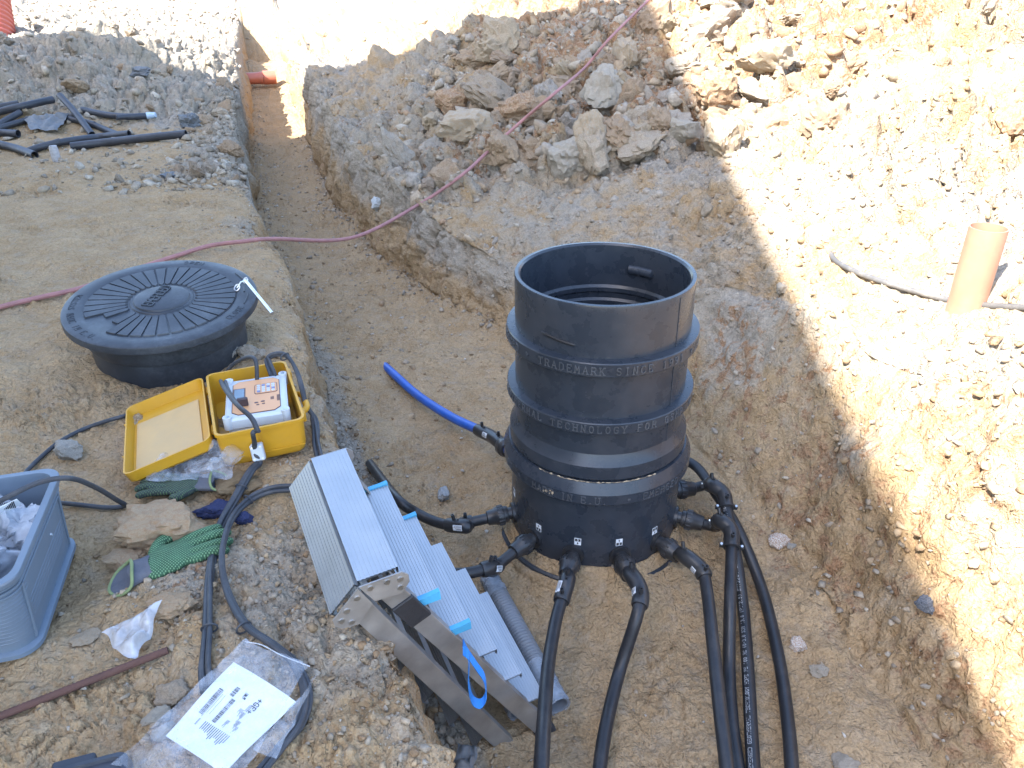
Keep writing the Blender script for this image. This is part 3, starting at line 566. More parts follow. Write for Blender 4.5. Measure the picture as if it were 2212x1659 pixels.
# ------------------------------------------------------------------ the manifold chamber
CHZ = -.66
FRONT = math.atan2(-CH[1], -CH[0])      # direction from the chamber to the photographer
def cyl_pt(r, ang, z): a = FRONT+R_(ang); return np.array([CH[0]+r*math.cos(a), CH[1]+r*math.sin(a), z])
def ring_map(r, a0, z0): return lambda u, v, h: cyl_pt(r+h, a0+math.degrees(u/r), z0+v)
PORT_Z = -.452; PORTS = {'left upper': -71, 'left lower': -41, 'front left': -11, 'front right': 19, 'right front': 49, 'right lower': 79, 'right upper': 109}
def build_chamber():
    t = thing('manifold_chamber', (CH[0], CH[1], CHZ), 'tall black plastic manifold chamber with ribbed rings and raised lettering in the pit', 'manhole chamber')
    c = (CH[0], CH[1], 0)
    riser = obj('riser', MB().lathe([(.272, -.14), (.2735, -.075), (.2735, .02), (.2735, .39), (.274, .413), (.2725, .418), (.262, .4185), (.2565, .412), (.2545, .36), (.253, .275), (.246, .266), (.246, .252), (.2515, .246), (.2515, .228), (.244, .220), (.244, .202), (.250, .196), (.250, .16), (.243, .14), (.243, .09), (.252, .07), (.252, -.02), (.246, -.04), (.246, -.09), (.25, -.12), (.24, -.22), (.235, -.6), (0, -.62)], c, 160), HDPE, t, 30)
    # hand grips: a slot outside left, a bulge inside right
    path = [cyl_pt(.2735, a, .305-.0006*(a+36)) for a in np.linspace(-39, -15, 14)]
    obj('grip_slot', MB().tube(path, [.002]+[.0055]*12+[.002], 10), plain('slot_shadow_plastic', (.012, .012, .014), .5), riser)  # raised bead; the slot's shade is put into its darker colour
    path = [cyl_pt(.2565, a, .335) for a in np.linspace(141, 163, 16)]
    obj('grip_bulge', MB().tube(path, [.005]+[.017]*14+[.005], 14), HDPE, riser)
    # moulded seam
    for a in (52,):
        obj('mould_seam', MB().tube([cyl_pt(.2737, a, z) for z in np.linspace(-.07, .41, 8)], .0022, 6), HDPE, riser)
    for z0, z1, nm in ((.210, .255, 1), (.018, .058, 2)):
        rg = obj('rib_ring', MB().lathe([(.270, z0-.004), (.296, z0), (.299, z0+.003), (.300, z1-.003), (.298, z1), (.270, z1+.003)], c, 160), HDPE, t, 30)
        mb = MB(); zc = z0+.011; sz = .0225
        if nm == 1:
            letters(mb, 'TRADEMARK SINCE 1991', ring_map(.3003, -36, zc), sz, .0236, .0024, .0022, True)
            letters(mb, '*', ring_map(.3003, -47, zc), sz, .0236, .0022, .0022); letters(mb, 'EMERGED', ring_map(.3003, -84, zc), sz, .0236, .0024, .0022, True); letters(mb, '*', ring_map(.3003, 60, zc), sz, .0236, .0022, .0022)
        else:
            letters(mb, 'GEOTHERMAL TECHNOLOGY FOR GSHP', ring_map(.2998, -78, zc-.002), sz, .0241, .0024, .0022, True)
            letters(mb, '*', ring_map(.2998, 68, zc), sz, .024, .0022, .0022)
        obj('lettering', mb, LETT, rg, None)['kind'] = 'stuff'
    skirt = obj('skirt_ring', MB().lathe([(.272, -.062), (.275, -.072), (.290, -.098), (.2925, -.102), (.2925, -.146), (.288, -.152), (.27, -.153)], c, 160), HDPE, t, 25)
    collar = obj('collar', MB().lathe([(.276, -.156), (.297, -.1565), (.312, -.186), (.3145, -.191), (.3145, -.226), (.311, -.230), (.288, -.236)], c, 160), HDPE, t, 25)
    mb = MB(); z = -.222
    letters(mb, 'MADE IN E.U.', ring_map(.3146, -38, z), .024, .0214, .0022, .0018, True); letters(mb, '*', ring_map(.3146, 19, z), .022, .02, .002, .0018); letters(mb, '*', ring_map(.3146, -51, z), .022, .02, .002, .0018)
    letters(mb, 'EMERGED', ring_map(.3146, 29, z), .024, .0226, .0022, .0018, True); letters(mb, 'DO', ring_map(.3146, -66, z), .024, .0226, .0022, .0018, True)
    obj('lettering', mb, LETT, collar, None)['kind'] = 'stuff'
    # sand caught between the raised letters and in the joint
    mb = MB(); r = np.random.default_rng(12)
    for u, v, a, b in ((.023, .004, .005, .006), (.030, .011, .004, .004), (.041, .004, .008, .008), (.052, .006, .008, .012), (.064, .003, .006, .007), (.074, .006, .009, .013), (.067, .016, .006, .005)):
        m = ring_map(.3150, -38, z); n = 8; ring = [(u+a/2*math.cos(k*2*math.pi/n)*r.uniform(.7, 1.1)+a/2, v+b/2*math.sin(k*2*math.pi/n)*r.uniform(.7, 1.1)+b/2) for k in range(n)]
        mb.add([m(p[0], p[1], .0) for p in ring]+[m(p[0], p[1], .0011) for p in ring], [tuple(range(n, 2*n))]+[(k, (k+1) % n, n+(k+1) % n, n+k) for k in range(n)])
    obj('sand_residue', mb, SANDY, collar, None)
    A = np.linspace(-36, 40, 60); obj('joint_sand', MB().tube([cyl_pt(.2945+.001*r.normal(), a, -.1552) for a in A], np.clip(.0008+.0014*r.normal(size=60), .0003, .0035), 5), SANDY, collar)
    base_ = obj('base_drum', MB().lathe([(.29, -.70), (.29, -.45), (.2885, -.236)], c, 160), HDPE, t, 30)
    obj('base_flange', MB().lathe([(.27, -.60), (.322, -.60), (.332, -.592), (.336, -.56), (.336, -.535), (.328, -.529), (.322, -.533), (.318, -.55), (.27, -.552)], c, 128, M=None), HDPE, t, 30)
    # raised slots on the flange edge
    # port stickers with a number and an arrow
    for nm, ang, num, up in (('a', -37, '4', 1), ('b', -8.5, '3', 0), ('c', 18, '3', 1), ('d', 45, '2', 0), ('e', -69, '4', 0)):
        W, H_ = .022, .027; z0 = -.412; m = ring_map(.2898, ang, z0)
        if nm == 'e': z0 = -.37; m = ring_map(.2898, ang, z0)
        def plate(u0, v0, w, h, lift, mat, par, name):
            q = []; f = []; n = 4
            for k in range(n+1):
                u = u0+w*k/n; q += [m(u, v0, 0.), m(u, v0+h, 0.), m(u, v0, lift), m(u, v0+h, lift)]
            for k in range(n):
                b = k*4; f += [(b+2, b+6, b+7, b+3), (b+3, b+7, b+5, b+1), (b, b+4, b+6, b+2)]
            f += [(0, 2, 3, 1), (n*4, n*4+1, n*4+3, n*4+2)]
            return obj(name, MB().add(q, f), mat, par, None)
        s = plate(-W/2, 0, W, H_, .0009, WHITE, base_, 'port_sticker')
        v0 = .002 if up else .0145
        plate(-W/2+.002, v0, W-.004, .0105, .0012, BLACKINK, s, 'number_field')
        obj('number', letters(MB(), num, lambda u, v, h: m(u, v0+.0018+v, .0013+h), .007, .01, .0014, .0002, start=-.0022), WHITE, s, None)
        ax = 0; va = .0145 if up else .002; mb = MB(); d = 1 if up else -1; b0 = va+(.001 if up else .0095)
        def fl(pts): mb.add([m(p[0], b0+d*p[1], .0011) for p in pts], [tuple(range(len(pts)))[::d]])
        fl([(-.0014, 0), (.0014, 0), (.0014, .005), (-.0014, .005)]); fl([(-.0038, .005), (.0038, .005), (0, .0092)])
        obj('arrow', mb, BLACKINK, s, None)
    for nm, ang in list(PORTS.items())+[('rear', 142), ('rear left', -104)]:
        p = cyl_pt(.286, ang, PORT_Z); q = cyl_pt(.2985, ang, PORT_Z)
        obj('port_flange', MB().cyl(p, q, .036, 24), FIT, base_, 30)
    return t
build_chamber()

def union_nut(p, d, parent):
    """screwed coupling: neck, ribbed nut, tapered body; returns the end point"""
    p = np.asarray(p); d = nrm(d); u = nrm(np.cross(d, [0, 0, 1])); w = np.cross(u, d); M = frame(u, w, d)
    o = obj('coupling', MB().lathe([(.021, -.004), (.021, .012), (.0265, .0125), (.029, .02), (.029, .026), (.0325, .027), (.0335, .03), (.0335, .048), (.0315, .052), (.031, .056), (.0285, .060), (.0255, .086), (.0225, .088), (.019, .0885)], p, 28, M), FIT, parent, 30)
    mb = MB()
    for k in range(14):
        a = k*2*math.pi/14; rd = math.cos(a)*u+math.sin(a)*w; tg = -math.sin(a)*u+math.cos(a)*w
        mb.box(p+rd*.0335+d*.039, (.0045, .006, .020), frame(rd, tg, d), .001)
    obj('nut_rib', mb, FIT, o, None)
    return p+d*.085
def ef_fitting(path, i0, i1, parent, r=.0255, term=True, sticker=None, clamps=False):
    """electro-fusion sleeve or elbow over part of a pipe, with two terminals and a bar-code label"""
    P = path[i0:i1+1]; n = len(P)
    o = obj('elbow_fitting', MB().tube(P, [r*.93]+[r]*(n-2)+[r*.93], 20, True), FIT, parent, 35)
    T = np.gradient(P, axis=0)
    for f in (.16, .84):
        k = min(n-1, max(0, int(f*n))); td = nrm(T[k]); up = np.array([0, 0, 1.])-td*td[2]; up = nrm(up+np.array([-.25, -.3, 0])*(.0 if term else 1)); up = nrm(up-td*(up@td))
        a = P[k]+up*(r-.003); b = P[k]+up*(r+.019)
        mb = MB().tube([a, b], .0062, 12, inner=.62); mb.cyl(P[k]+up*(r-.002)+td*.017*(1 if f < .5 else -1), P[k]+up*(r+.004)+td*.017*(1 if f < .5 else -1), .0035, 8)
        obj('terminal', mb, FIT, o, 35)
        if clamps:
            sd = np.cross(td, up); kk = 1 if f < .5 else n-2
            mb = MB(); mb.tube([P[kk]-td*.004, P[kk]+td*.004], r*1.12, 20)
            for s in (-1, 1): mb.box(P[kk]+sd*s*(r+.006), (.012, .012, .016), frame(nrm(T[kk]), sd, np.cross(nrm(T[kk]), sd)), .002)
            obj('clamp', mb, FIT, o, 35)
            for s in (-1, 1): obj('screw', MB().cyl(P[kk]+sd*s*(r+.006)+up*.006, P[kk]+sd*s*(r+.006)+up*.0115, .0042, 8), STEEL, o, 35)
    if sticker is not None:
        k = int((sticker[0])*n); td = nrm(T[k]); k2 = min(n-1, k+1)
        side = nrm(EYE-P[k]); side = nrm(side-td*(side@td)); s2 = np.cross(td, side); side = nrm(side*math.cos(sticker[1])+s2*math.sin(sticker[1])); s2 = np.cross(td, side)
        def m(u, v, h): a = v/r; return P[k]+td*u+(side*math.cos(a)+s2*math.sin(a))*(r+.0004+h)
        q = []; f = []; L, W, nn = .036, .019, 4
        for j in range(nn+1):
            v = -W/2+W*j/nn; q += [m(-L/2, v, 0), m(L/2, v, 0), m(-L/2, v, .0006), m(L/2, v, .0006)]
        for j in range(nn): b = j*4; f += [(b+2, b+3, b+7, b+6), (b, b+2, b+6, b+4), (b+1, b+5, b+7, b+3)]
        f += [(0, 1, 3, 2), (nn*4, nn*4+2, nn*4+3, nn*4+1)]
        st = obj('bar_code_label', MB().add(q, f), WHITE, o, None); mb = MB(); rr = np.random.default_rng(3); u = -L/2+.003
        while u < L/2-.004:
            w = rr.choice([.0005, .0009, .0013]); mb.add([m(u, .001, .0008), m(u+w, .001, .0008), m(u+w, .0075, .0008), m(u, .0075, .0008)], [(0, 1, 2, 3)]); u += w+rr.choice([.0006, .0009])
        for vv in (-.002, -.0045, -.007): mb.add([m(-L/2+.003, vv, .0008), m(L/2-.006-rr.uniform(0, .01), vv, .0008), m(L/2-.006-rr.uniform(0, .01), vv+.0012, .0008), m(-L/2+.003, vv+.0012, .0008)], [(0, 1, 2, 3)])
        obj('print', mb, BLACKINK, st, None)['kind'] = 'stuff'
    return o
STEEL = plain('zinc_steel', (.62, .63, .64), .3, 1.0)
PR_ = .0185
def fl(px, py, dz=PR_-.004): return G(px, py, dz)          # a point of a pipe lying on the ground
def pipe_run(label, ang, pts, bend=None, sticker=(.3, 0), clamps=False, group='black pipes joined to the chamber', name='black_pipe', r=PR_, mat=None, n=14, corner=True):
    p0 = cyl_pt(.2985, ang, PORT_Z); d0 = nrm(p0-cyl_pt(0, ang, PORT_Z)-np.array([0, 0, .0]))
    t = thing(name, p0, label, 'pipe', group)
    e = union_nut(p0, d0+np.array([0, 0, -.10]), t)
    P = [e-d0*.01]+[np.asarray(q, float) for q in pts]
    path = crom(P, n)
    obj('pipe', MB().tube(path, r, 20), mat or HDPE_P, t, 40)
    if bend: ef_fitting(path, bend[0], bend[1], t, sticker=sticker, clamps=clamps)
    return t, path
def off(ang, d, dz=0.): a = FRONT+R_(ang); return np.array([CH[0]+d*math.cos(a), CH[1]+d*math.sin(a), PORT_Z+dz])
pipe_run('black pipe from the left side of the chamber, curving back behind the ladder', -71, [off(-71, .47, -.02), atd(1005, 1137, 2.62), atd(950, 1130, 2.68), atd(900, 1108, 2.72), atd(855, 1075, 2.74), G(800, 1010, .02)], (8, 38), (.75, -.3))
pipe_run('black pipe from the chamber elbow ending behind the ladder treads', -41, [off(-41, .47, -.025), atd(1062, 1226, 2.42), atd(1000, 1239, 2.38), atd(930, 1232, 2.36), atd(850, 1200, 2.36)], (9, 34), (.72, -.2))
pipe_run('black pipe leaving the chamber at the left sticker 3 and bending to the lower edge', -11, [atd(1226, 1250, 2.33), atd(1215, 1290, 2.29), atd(1200, 1345, 2.22), at(1184, 1440, -.42), at(1175, 1560, -.37), at(1168, 1690, -.36), at(1164, 1880, -.38)], (13, 31), (.55, .9))
pipe_run('black pipe leaving the chamber at the right sticker 3 with a kinked elbow', 19, [atd(1362, 1240, 2.33), atd(1383, 1278, 2.27), atd(1376, 1330, 2.21), at(1338, 1450, -.54), at(1309, 1570, -.55), at(1292, 1690, -.55), at(1277, 1880, -.55)], (12, 38), (.7, .9))
pipe_run('black pipe leaving the chamber at sticker 2 through a pale labelled elbow', 49, [atd(1478, 1200, 2.40), atd(1515, 1232, 2.35), atd(1527, 1275, 2.30), atd(1540, 1390, 2.14), atd(1555, 1530, 1.98), atd(1570, 1660, 1.86), atd(1585, 1860, 1.74)], (10, 34), (.65, .9))
pipe_run('black pipe from the lower right port turning at a clamped elbow, beside sticker 2', 79, [off(79, .43, -.01), atd(1555, 1126, 2.52), atd(1578, 1145, 2.48), atd(1580, 1185, 2.44), atd(1577, 1300, 2.30), at(1575, 1440, -.56), at(1582, 1570, -.57), at(1600, 1700, -.57), at(1620, 1880, -.57)], (24, 56), None, True)
_t7, _p7 = pipe_run('black pipe with a line of white print, second from the right bank', 109, [off(109, .43, .0), atd(1538, 1048, 2.70), atd(1562, 1066, 2.66), atd(1570, 1100, 2.62), atd(1590, 1200, 2.48), at(1606, 1320, -.55), at(1616, 1450, -.56), at(1624, 1600, -.56), at(1630, 1700, -.56), at(1640, 1880, -.56)], (24, 56), None, True)
_t8, _p8 = pipe_run('black pipe from behind the chamber, rightmost of the row, bowed towards the bank', 142, [off(142, .42, .0), atd(1500, 1005, 2.93), atd(1545, 1065, 2.80), atd(1592, 1140, 2.62), at(1645, 1270, -.56), at(1682, 1420, -.565), at(1703, 1570, -.565), at(1712, 1690, -.56), at(1720, 1880, -.56)], None)
def print_on(path, text, d0, size, pitch, parent, r=PR_, mat=WHITE, roll=0.):
    s = np.r_[0, np.cumsum(np.linalg.norm(np.diff(path, axis=0), axis=1))]
    def m(u, v, h):
        x = d0-u; p = np.array([np.interp(x, s, path[:, k]) for k in range(3)]); q = np.array([np.interp(x+.004, s, path[:, k]) for k in range(3)]); t = nrm(q-p)
        up = nrm(EYE-p); up = nrm(up-t*(up@t)); w = np.cross(up, t); a = (v+roll)/r
        return p+(up*math.cos(a)-w*math.sin(a))*(r+.0003+h)
    obj('print', letters(MB(), text, m, size, pitch, .0013, .0002), mat, parent, None)['kind'] = 'stuff'
_s7 = float(np.linalg.norm(np.diff(_p7, axis=0), axis=1).sum())
INK = plain('pale_pipe_print', (.42, .43, .44), .6)
print_on(_p7, '05007-EMERGED GEOTHERMAL TECHNOLOGY HDPE PE 100 RC 40-3.0 SDR 13.6 (PN12.5) EN12201-2/M 02:45 02/03/2022 T1 H4-E', 1.28, .0105, .0088, _t7, mat=INK, roll=.001)
# the blue pipe at the back left
def build_blue():
    end = at(845, 803, -.572); t = thing('blue_pipe', end, 'bright blue pipe in a black socket, lying in the trench left of the chamber', 'pipe')
    path = crom([at(815, 776, -.63), end, at(900, 852, -.560), at(970, 898, -.53), at(1040, 932, -.48), at(1075, 952, -.45), cyl_pt(.26, -112, -.40)], 14)
    obj('pipe', MB().tube(path, .0205, 20), plain('blue_pipe_plastic', (.014, .095, .42), .38, dust=.2, spec=.5), t)
    ef_fitting(path, 54, 74, t, r=.027, sticker=(.45, .3))
    p = path[73]; d = nrm(path[76]-p); obj('coupling', MB().lathe([(.0, -.002), (.036, -.001), (.038, .003), (.038, .03), (.033, .036), (.03, .05), (0, .051)], p, 24, frame(nrm(np.cross(d, [0, 0, 1])), np.cross(nrm(np.cross(d, [0, 0, 1])), d), d)), FIT, t)
build_blue()
print('chamber', time.time()-T0)
# ------------------------------------------------------------------ the chamber lid lying on the left bank
def build_lid():
    C = atd(350, 648, 2.66); hd = nrm([-C[0], -C[1], 0]); n = nrm(np.array([0, 0, 1])*math.cos(R_(6.5))+hd*math.sin(R_(6.5)))
    u = nrm(np.cross(hd, n)); w = np.cross(n, u); M = frame(u, w, n); zb = zg(C[0], C[1])
    LIDM = plain('lid_plastic', (.030, .035, .043), .42, dust=.85, dustc=(.13, .145, .16), scratch=.2, spec=.4, dscale=5)
    t = thing('chamber_lid', (C[0], C[1], zb), 'round black plastic chamber lid with radial panels lying on the left bank', 'manhole lid')
    R0 = .316
    pl = obj('cover_plate', MB().lathe([(0, .004), (.10, .004), (.104, 0), (.248, 0), (.252, .002), (R0-.008, .002), (R0-.002, -.001), (R0, -.007), (R0, -.024), (R0-.006, -.029), (.278, -.031), (.268, -.032)], C, 144, M), LIDM, t, 28)
    L = lambda x, y, z: C+M@np.array([x, y, z])
    obj('skirt', MB().lathe([(.270, -.030), (.268, -.09), (.262, -.105), (.256, -.108), (.254, -.24)], C, 120, M), LIDM, t, 30)
    obj('hub', MB().lathe([(0, .0115), (.080, .0115), (.089, .009), (.092, .004), (.092, .002)], C, 72, M), LIDM, pl, 30)
    for k in range(36):
        if k in (2,): continue
        a0, a1 = R_(k*10+.75), R_(k*10+9.25); r0, r1 = .108, .245 if k not in (1, 3) else .19
        top, bot = [], []
        outl = [(r0+.010, a0), (r1, a0)]+[(r1, a0+(a1-a0)*j/4) for j in range(1, 4)]+[(r1, a1), (r0+.010, a1), (r0, (a0+a1)/2)]
        q = [(r*math.cos(a), r*math.sin(a)) for r, a in outl]; m = len(q); cx = np.mean(q, 0)
        v = [L(x, y, 0) for x, y in q]+[L(cx[0]+(x-cx[0])*.965, cx[1]+(y-cx[1])*.965, .0045) for x, y in q]
        obj('raised_panel', MB().add(v, [tuple(range(m, 2*m))]+[(i, (i+1) % m, m+(i+1) % m, m+i) for i in range(m)]), LIDM, pl, None)
    # lettering: along the rim and on the hub
    cam_a = math.degrees(math.atan2((M.T@hd)[1], (M.T@hd)[0]))
    def rim(a0, r): return lambda p, q, h: L((r+q)*math.cos(R_(a0)-p/r), (r+q)*math.sin(R_(a0)-p/r), .002+h)
    def rimi(a0, r): return lambda p, q, h: L((r-q)*math.cos(R_(a0)+p/r), (r-q)*math.sin(R_(a0)+p/r), .002+h)
    mb = MB(); letters(mb, 'MADE IN E.U.', rimi(cam_a-92, .295), .022, .019, .0014, .0012); letters(mb, 'SYSTEM', rim(cam_a-98+0, .274), .02, .017, .0014, .0012); letters(mb, 'CLOSE', rimi(cam_a+40, .295), .022, .019, .0014, .0012); letters(mb, 'OPEN', rim(cam_a+158, .274), .022, .019, .0014, .0012)
    o = obj('lettering', mb, LIDM, pl, None); o['kind'] = 'stuff'
    mb = MB()
    ex = nrm(np.array([-.12, -1, 0])); ex = M.T@nrm(ex-n*(ex@n)); ey = np.array([-ex[1], ex[0], 0])
    letters(mb, 'EMERGED', lambda p, q, h: C+M@(np.array([0, 0, .0112+h])+ex*(-p)+ey*(-q)), .034, .0205, .0042, .0035, start=-.068)
    letters(mb, '*', lambda p, q, h: C+M@(np.array([0, 0, .0112+h])+ex*(-p)+ey*(-q)), .03, .03, .0042, .0035, start=.02) if False else None
    o = obj('lettering', mb, LIDM, pl, None); o['kind'] = 'stuff'
    mb = MB()
    for a0, a1, r in ((cam_a+62, cam_a+76, .285), (cam_a+80, cam_a+87, .272), (cam_a+100, cam_a+112, .285)):
        A = np.linspace(R_(a0), R_(a1), 8); mb.tube([L(r*math.cos(a), r*math.sin(a), .003) for a in A], .0028, 6)
    obj('arrow_mark', mb, LIDM, pl)['kind'] = 'stuff'
    # steel opening key hooked into the lid
    onl = lambda px, py: EYE+ray(px, py)*(((C-EYE)@n)/(ray(px, py)@n)); k0 = onl(513, 627)+n*.010; k1 = onl(533, 622)+n*.030; k2 = atd(588, 677, float((k1-EYE)@CF)-.17)
    kt = thing('lid_key', k1, 'shiny steel lifting key hooked into the edge of the black lid', 'key')
    obj('rod', MB().tube([k1, k2], .0058, 12), plain('bright_steel', (.75, .75, .76), .3, 1.0), kt)
    mb = MB(); d = nrm(k0-k1); up = np.array([0, 0, 1.])
    for c, r in ((k0, .011), (k1, .009)):
        A = np.linspace(0, 2*math.pi, 18); mb.tube([c+d*r*math.cos(a)+nrm(np.cross(d, up)+up*.6)*r*math.sin(a) for a in A], .0026, 8, False)
    obj('shackle', mb, STEEL, kt); obj('hook', MB().tube([k0, (k0+k1)/2+up*.008, k1], .0028, 8), STEEL, kt)
build_lid()

# ------------------------------------------------------------------ trays: open boxes with rounded corners
def rrect(w, d, rc, n=6, m=10):
    pts = []
    for cx, cy, a0 in ((w/2-rc, d/2-rc, 0), (-w/2+rc, d/2-rc, 90), (-w/2+rc, -d/2+rc, 180), (w/2-rc, -d/2+rc, 270)):
        pts += [(cx+rc*math.cos(R_(a0+90*k/n)), cy+rc*math.sin(R_(a0+90*k/n))) for k in range(n+1)]
    out = []
    for i in range(len(pts)):
        a, b = np.array(pts[i]), np.array(pts[(i+1) % len(pts)]); L = np.linalg.norm(b-a); k = max(1, int(L/.02)) if m else 1
        out += [a+(b-a)*j/k for j in range(k)]
    return np.array(out)
def loops(mb, C, M, layers, hole=None, close_first=True, close_last=True):
    """layers = [(w, d, corner radius, z)], stacked loops joined by quads"""
    base_ = rrect(layers[0][0], layers[0][1], layers[0][2]); n = len(base_); V = []
    for w, d, rc, z in layers:
        p = base_*np.array([w/layers[0][0], d/layers[0][1]]); V += [C+M@np.array([x, y, z]) for x, y in p]
    F = []
    for k in range(len(layers)-1):
        for i in range(n):
            j = (i+1) % n
            if hole is not None:
                c = (base_[i]+base_[j])/2; z = (layers[k][3]+layers[k+1][3])/2
                if hole(c[0], c[1], z): continue
            F.append((k*n+i, k*n+j, (k+1)*n+j, (k+1)*n+i))
    if close_first: F.append(tuple(range(n))[::-1])
    if close_last: F.append(tuple((len(layers)-1)*n+i for i in range(n)))
    return mb.add(V, F)
YEL = plain('yellow_case_plastic', (.58, .30, .018), .42, dust=.22, dustc=(.30, .22, .13), scratch=.12, var=.10, spec=.45)
def build_case():
    FL, FR_, BL, BR = [np.array([*p, 0]) for p in ((-.786, 1.759), (-.575, 1.858), (-.968, 2.115), (-.743, 2.194))]
    a = nrm((FR_-FL)+(BR-BL)); b = np.array([-a[1], a[0], 0]); c0 = (FL+FR_+BL+BR)/4; z0 = .012; W, D, H_ = .232, .378, .112; M = frame(a, b, np.array([0, 0, 1.]))
    C = np.array([c0[0], c0[1], z0]); t = thing('equipment_case', C, 'open yellow plastic carrying case standing on the left bank, lid folded back', 'case')
    body = obj('case_body', loops(MB(), C, M, [(W-.02, D-.02, .02, 0), (W-.008, D-.008, .022, .008), (W, D, .024, .03), (W+.004, D+.004, .024, H_-.012), (W+.012, D+.012, .026, H_-.010), (W+.012, D+.012, .026, H_), (W-.002, D-.002, .022, H_), (W-.008, D-.008, .02, .012)]), YEL, t, 35)
    P = lambda x, y, z: C+M@np.array([x, y, z])
    mb = MB()       # raised panel line on the front, ribs on the back wall
    mb.box(P(-.005, -D/2-.0035, .052), (.0024, .004, .085), M); obj('seam', mb, YEL, body, None)
    obj('seam', MB().box(P(.055, -D/2-.0035, .030), (.11, .004, .0022), M), YEL, body, None)
    obj('carry_handle', MB().tube(crom([P(W/2+.004, -.06, .055), P(W/2+.026, -.045, .06), P(W/2+.028, .0, .062), P(W/2+.026, .045, .06), P(W/2+.004, .06, .055)], 8), .010, 12), YEL, t)
    obj('latch', MB().box(P(W/2+.006, -D/2+.05, H_-.02), (.012, .035, .03), M, .003), YEL, t, None); obj('latch', MB().box(P(W/2+.006, D/2-.06, H_-.02), (.012, .035, .03), M, .003), YEL, t, None)
    # lid folded back to the left, hollow side up
    h0 = P(-W/2-.008, 0, H_-.02); tilt = R_(14); la = nrm(-a*math.cos(tilt)-np.array([0, 0, 1])*math.sin(tilt)); ln = np.cross(la, -b); ln = ln if ln[2] > 0 else -ln
    yaw = R_(-3); ML = frame(-la, b, ln); LW, LD, LH = .238, .385, .040; CL = h0+la*(LW/2+.004)-ln*.022
    lid = obj('case_lid', loops(MB(), CL, ML, [(LW-.02, LD-.02, .02, 0), (LW-.006, LD-.006, .022, .008), (LW, LD, .024, LH), (LW-.008, LD-.008, .02, LH), (LW-.022, LD-.022, .02, .006)]), YEL, t, 35)
    obj('lid_liner', MB().box(CL+ML@np.array([-.006, -.02, .0085]), (LW-.05, LD-.105, .003), ML, .001), plain('dusty_cream_liner', (.58, .38, .16), .6, dust=.4, dustc=(.42, .33, .22), var=.1), lid, None)
    for s in (-1, 1): obj('rivet', MB().cyl(CL+ML@np.array([-LW/2+.004, s*.09, LH-.004]), CL+ML@np.array([-LW/2-.004, s*.09, LH-.004]), .004, 8), YEL, lid)
    for s in (-1, 1): obj('hinge', MB().cyl(h0+b*(s*.12-.02), h0+b*(s*.12+.02), .005, 8), YEL, t)
    # the control unit inside
    BLUEK = plain('blue_key', (.22, .26, .42), .5)
    GREY = plain('pale_grey_housing', (.52, .56, .60), .42, dust=.12, var=.06); ORG = plain('orange_panel', (.66, .34, .16), .45, var=.05); DK = plain('brown_panel_print', (.10, .055, .05), .5); LCD = plain('display_glass', (.16, .22, .27), .15)
    ra = R_(-6); ua = a*math.cos(ra)+b*math.sin(ra); ub = np.array([-ua[1], ua[0], 0]); UM = frame(ua, ub, np.array([0, 0, 1.])); uc = P(.009, -.014, 0)
    UW, UD = .166, .232; U = lambda x, y, z: np.array([uc[0], uc[1], .136])+UM@np.array([x, y, z])
    k = thing('control_unit', U(0, 0, -.12), 'pale grey control unit with orange keypad panel sitting in the yellow case', 'control unit')
    hs = obj('housing', loops(MB(), U(0, 0, -.12), UM, [(UW, UD, .012, 0), (UW, UD, .012, .075), (UW+.008, UD+.008, .014, .08), (UW+.008, UD+.008, .014, .106), (UW-.004, UD-.004, .012, .111)]), GREY, k, 35)
    for sx in (-1, 1):
        for sy in (-1, 1):
            o = obj('screw_boss', MB().cyl(U(sx*(UW/2-.004), sy*(UD/2-.004), -.04), U(sx*(UW/2-.004), sy*(UD/2-.004), -.002), .0125, 18), GREY, hs); obj('screw', MB().cyl(U(sx*(UW/2-.004), sy*(UD/2-.004), -.003), U(sx*(UW/2-.004), sy*(UD/2-.004), -.0005), .006, 12), STEEL, o)
    pw, pd, ch = UW-.03, UD-.03, .018; oct_ = lambda g: [(-pw/2+g, -pd/2+ch), (-pw/2+ch, -pd/2+g), (pw/2-ch, -pd/2+g), (pw/2-g, -pd/2+ch), (pw/2-g, pd/2-ch), (pw/2-ch, pd/2-g), (-pw/2+ch, pd/2-g), (-pw/2+g, pd/2-ch)]
    def slab(pts, z0, z1): m = len(pts); return MB().add([U(x, y, z0) for x, y in pts]+[U(x, y, z1) for x, y in pts], [tuple(range(m, 2*m))]+[(i, (i+1) % m, m+(i+1) % m, m+i) for i in range(m)])
    obj('panel_border', slab(oct_(0), -.0088, -.0072), DK, hs, None); pn = obj('front_panel', slab(oct_(.0022), -.0088, -.0066), ORG, hs, None)
    R4 = lambda x, y, w, d: [(x-w/2, y-d/2), (x+w/2, y-d/2), (x+w/2, y+d/2), (x-w/2, y+d/2)]
    obj('display_frame', slab(R4(-.048, .010, .034, .086), -.0066, -.0050), DK, pn, None); obj('display', slab(R4(-.048, .010, .028, .078), -.0066, -.0046), LCD, pn, None)
    kp = obj('keypad_frame', slab([(x+.028, y+.036) for x, y in rrect(.066, .060, .008, 4, 0)], -.0066, -.0056), DK, pn, None); obj('keypad_field', slab([(x+.028, y+.036) for x, y in rrect(.062, .056, .007, 4, 0)], -.0066, -.0052), ORG, pn, None)
    for i in range(4):
        for j in range(4): obj('key', slab([(x+.028-.021+i*.014, y+.036-.0185+j*.0125) for x, y in rrect(.010, .0085, .003, 3, 0)], -.0056, -.0035), GREY if (i+j) % 4 else BLUEK, kp, None)
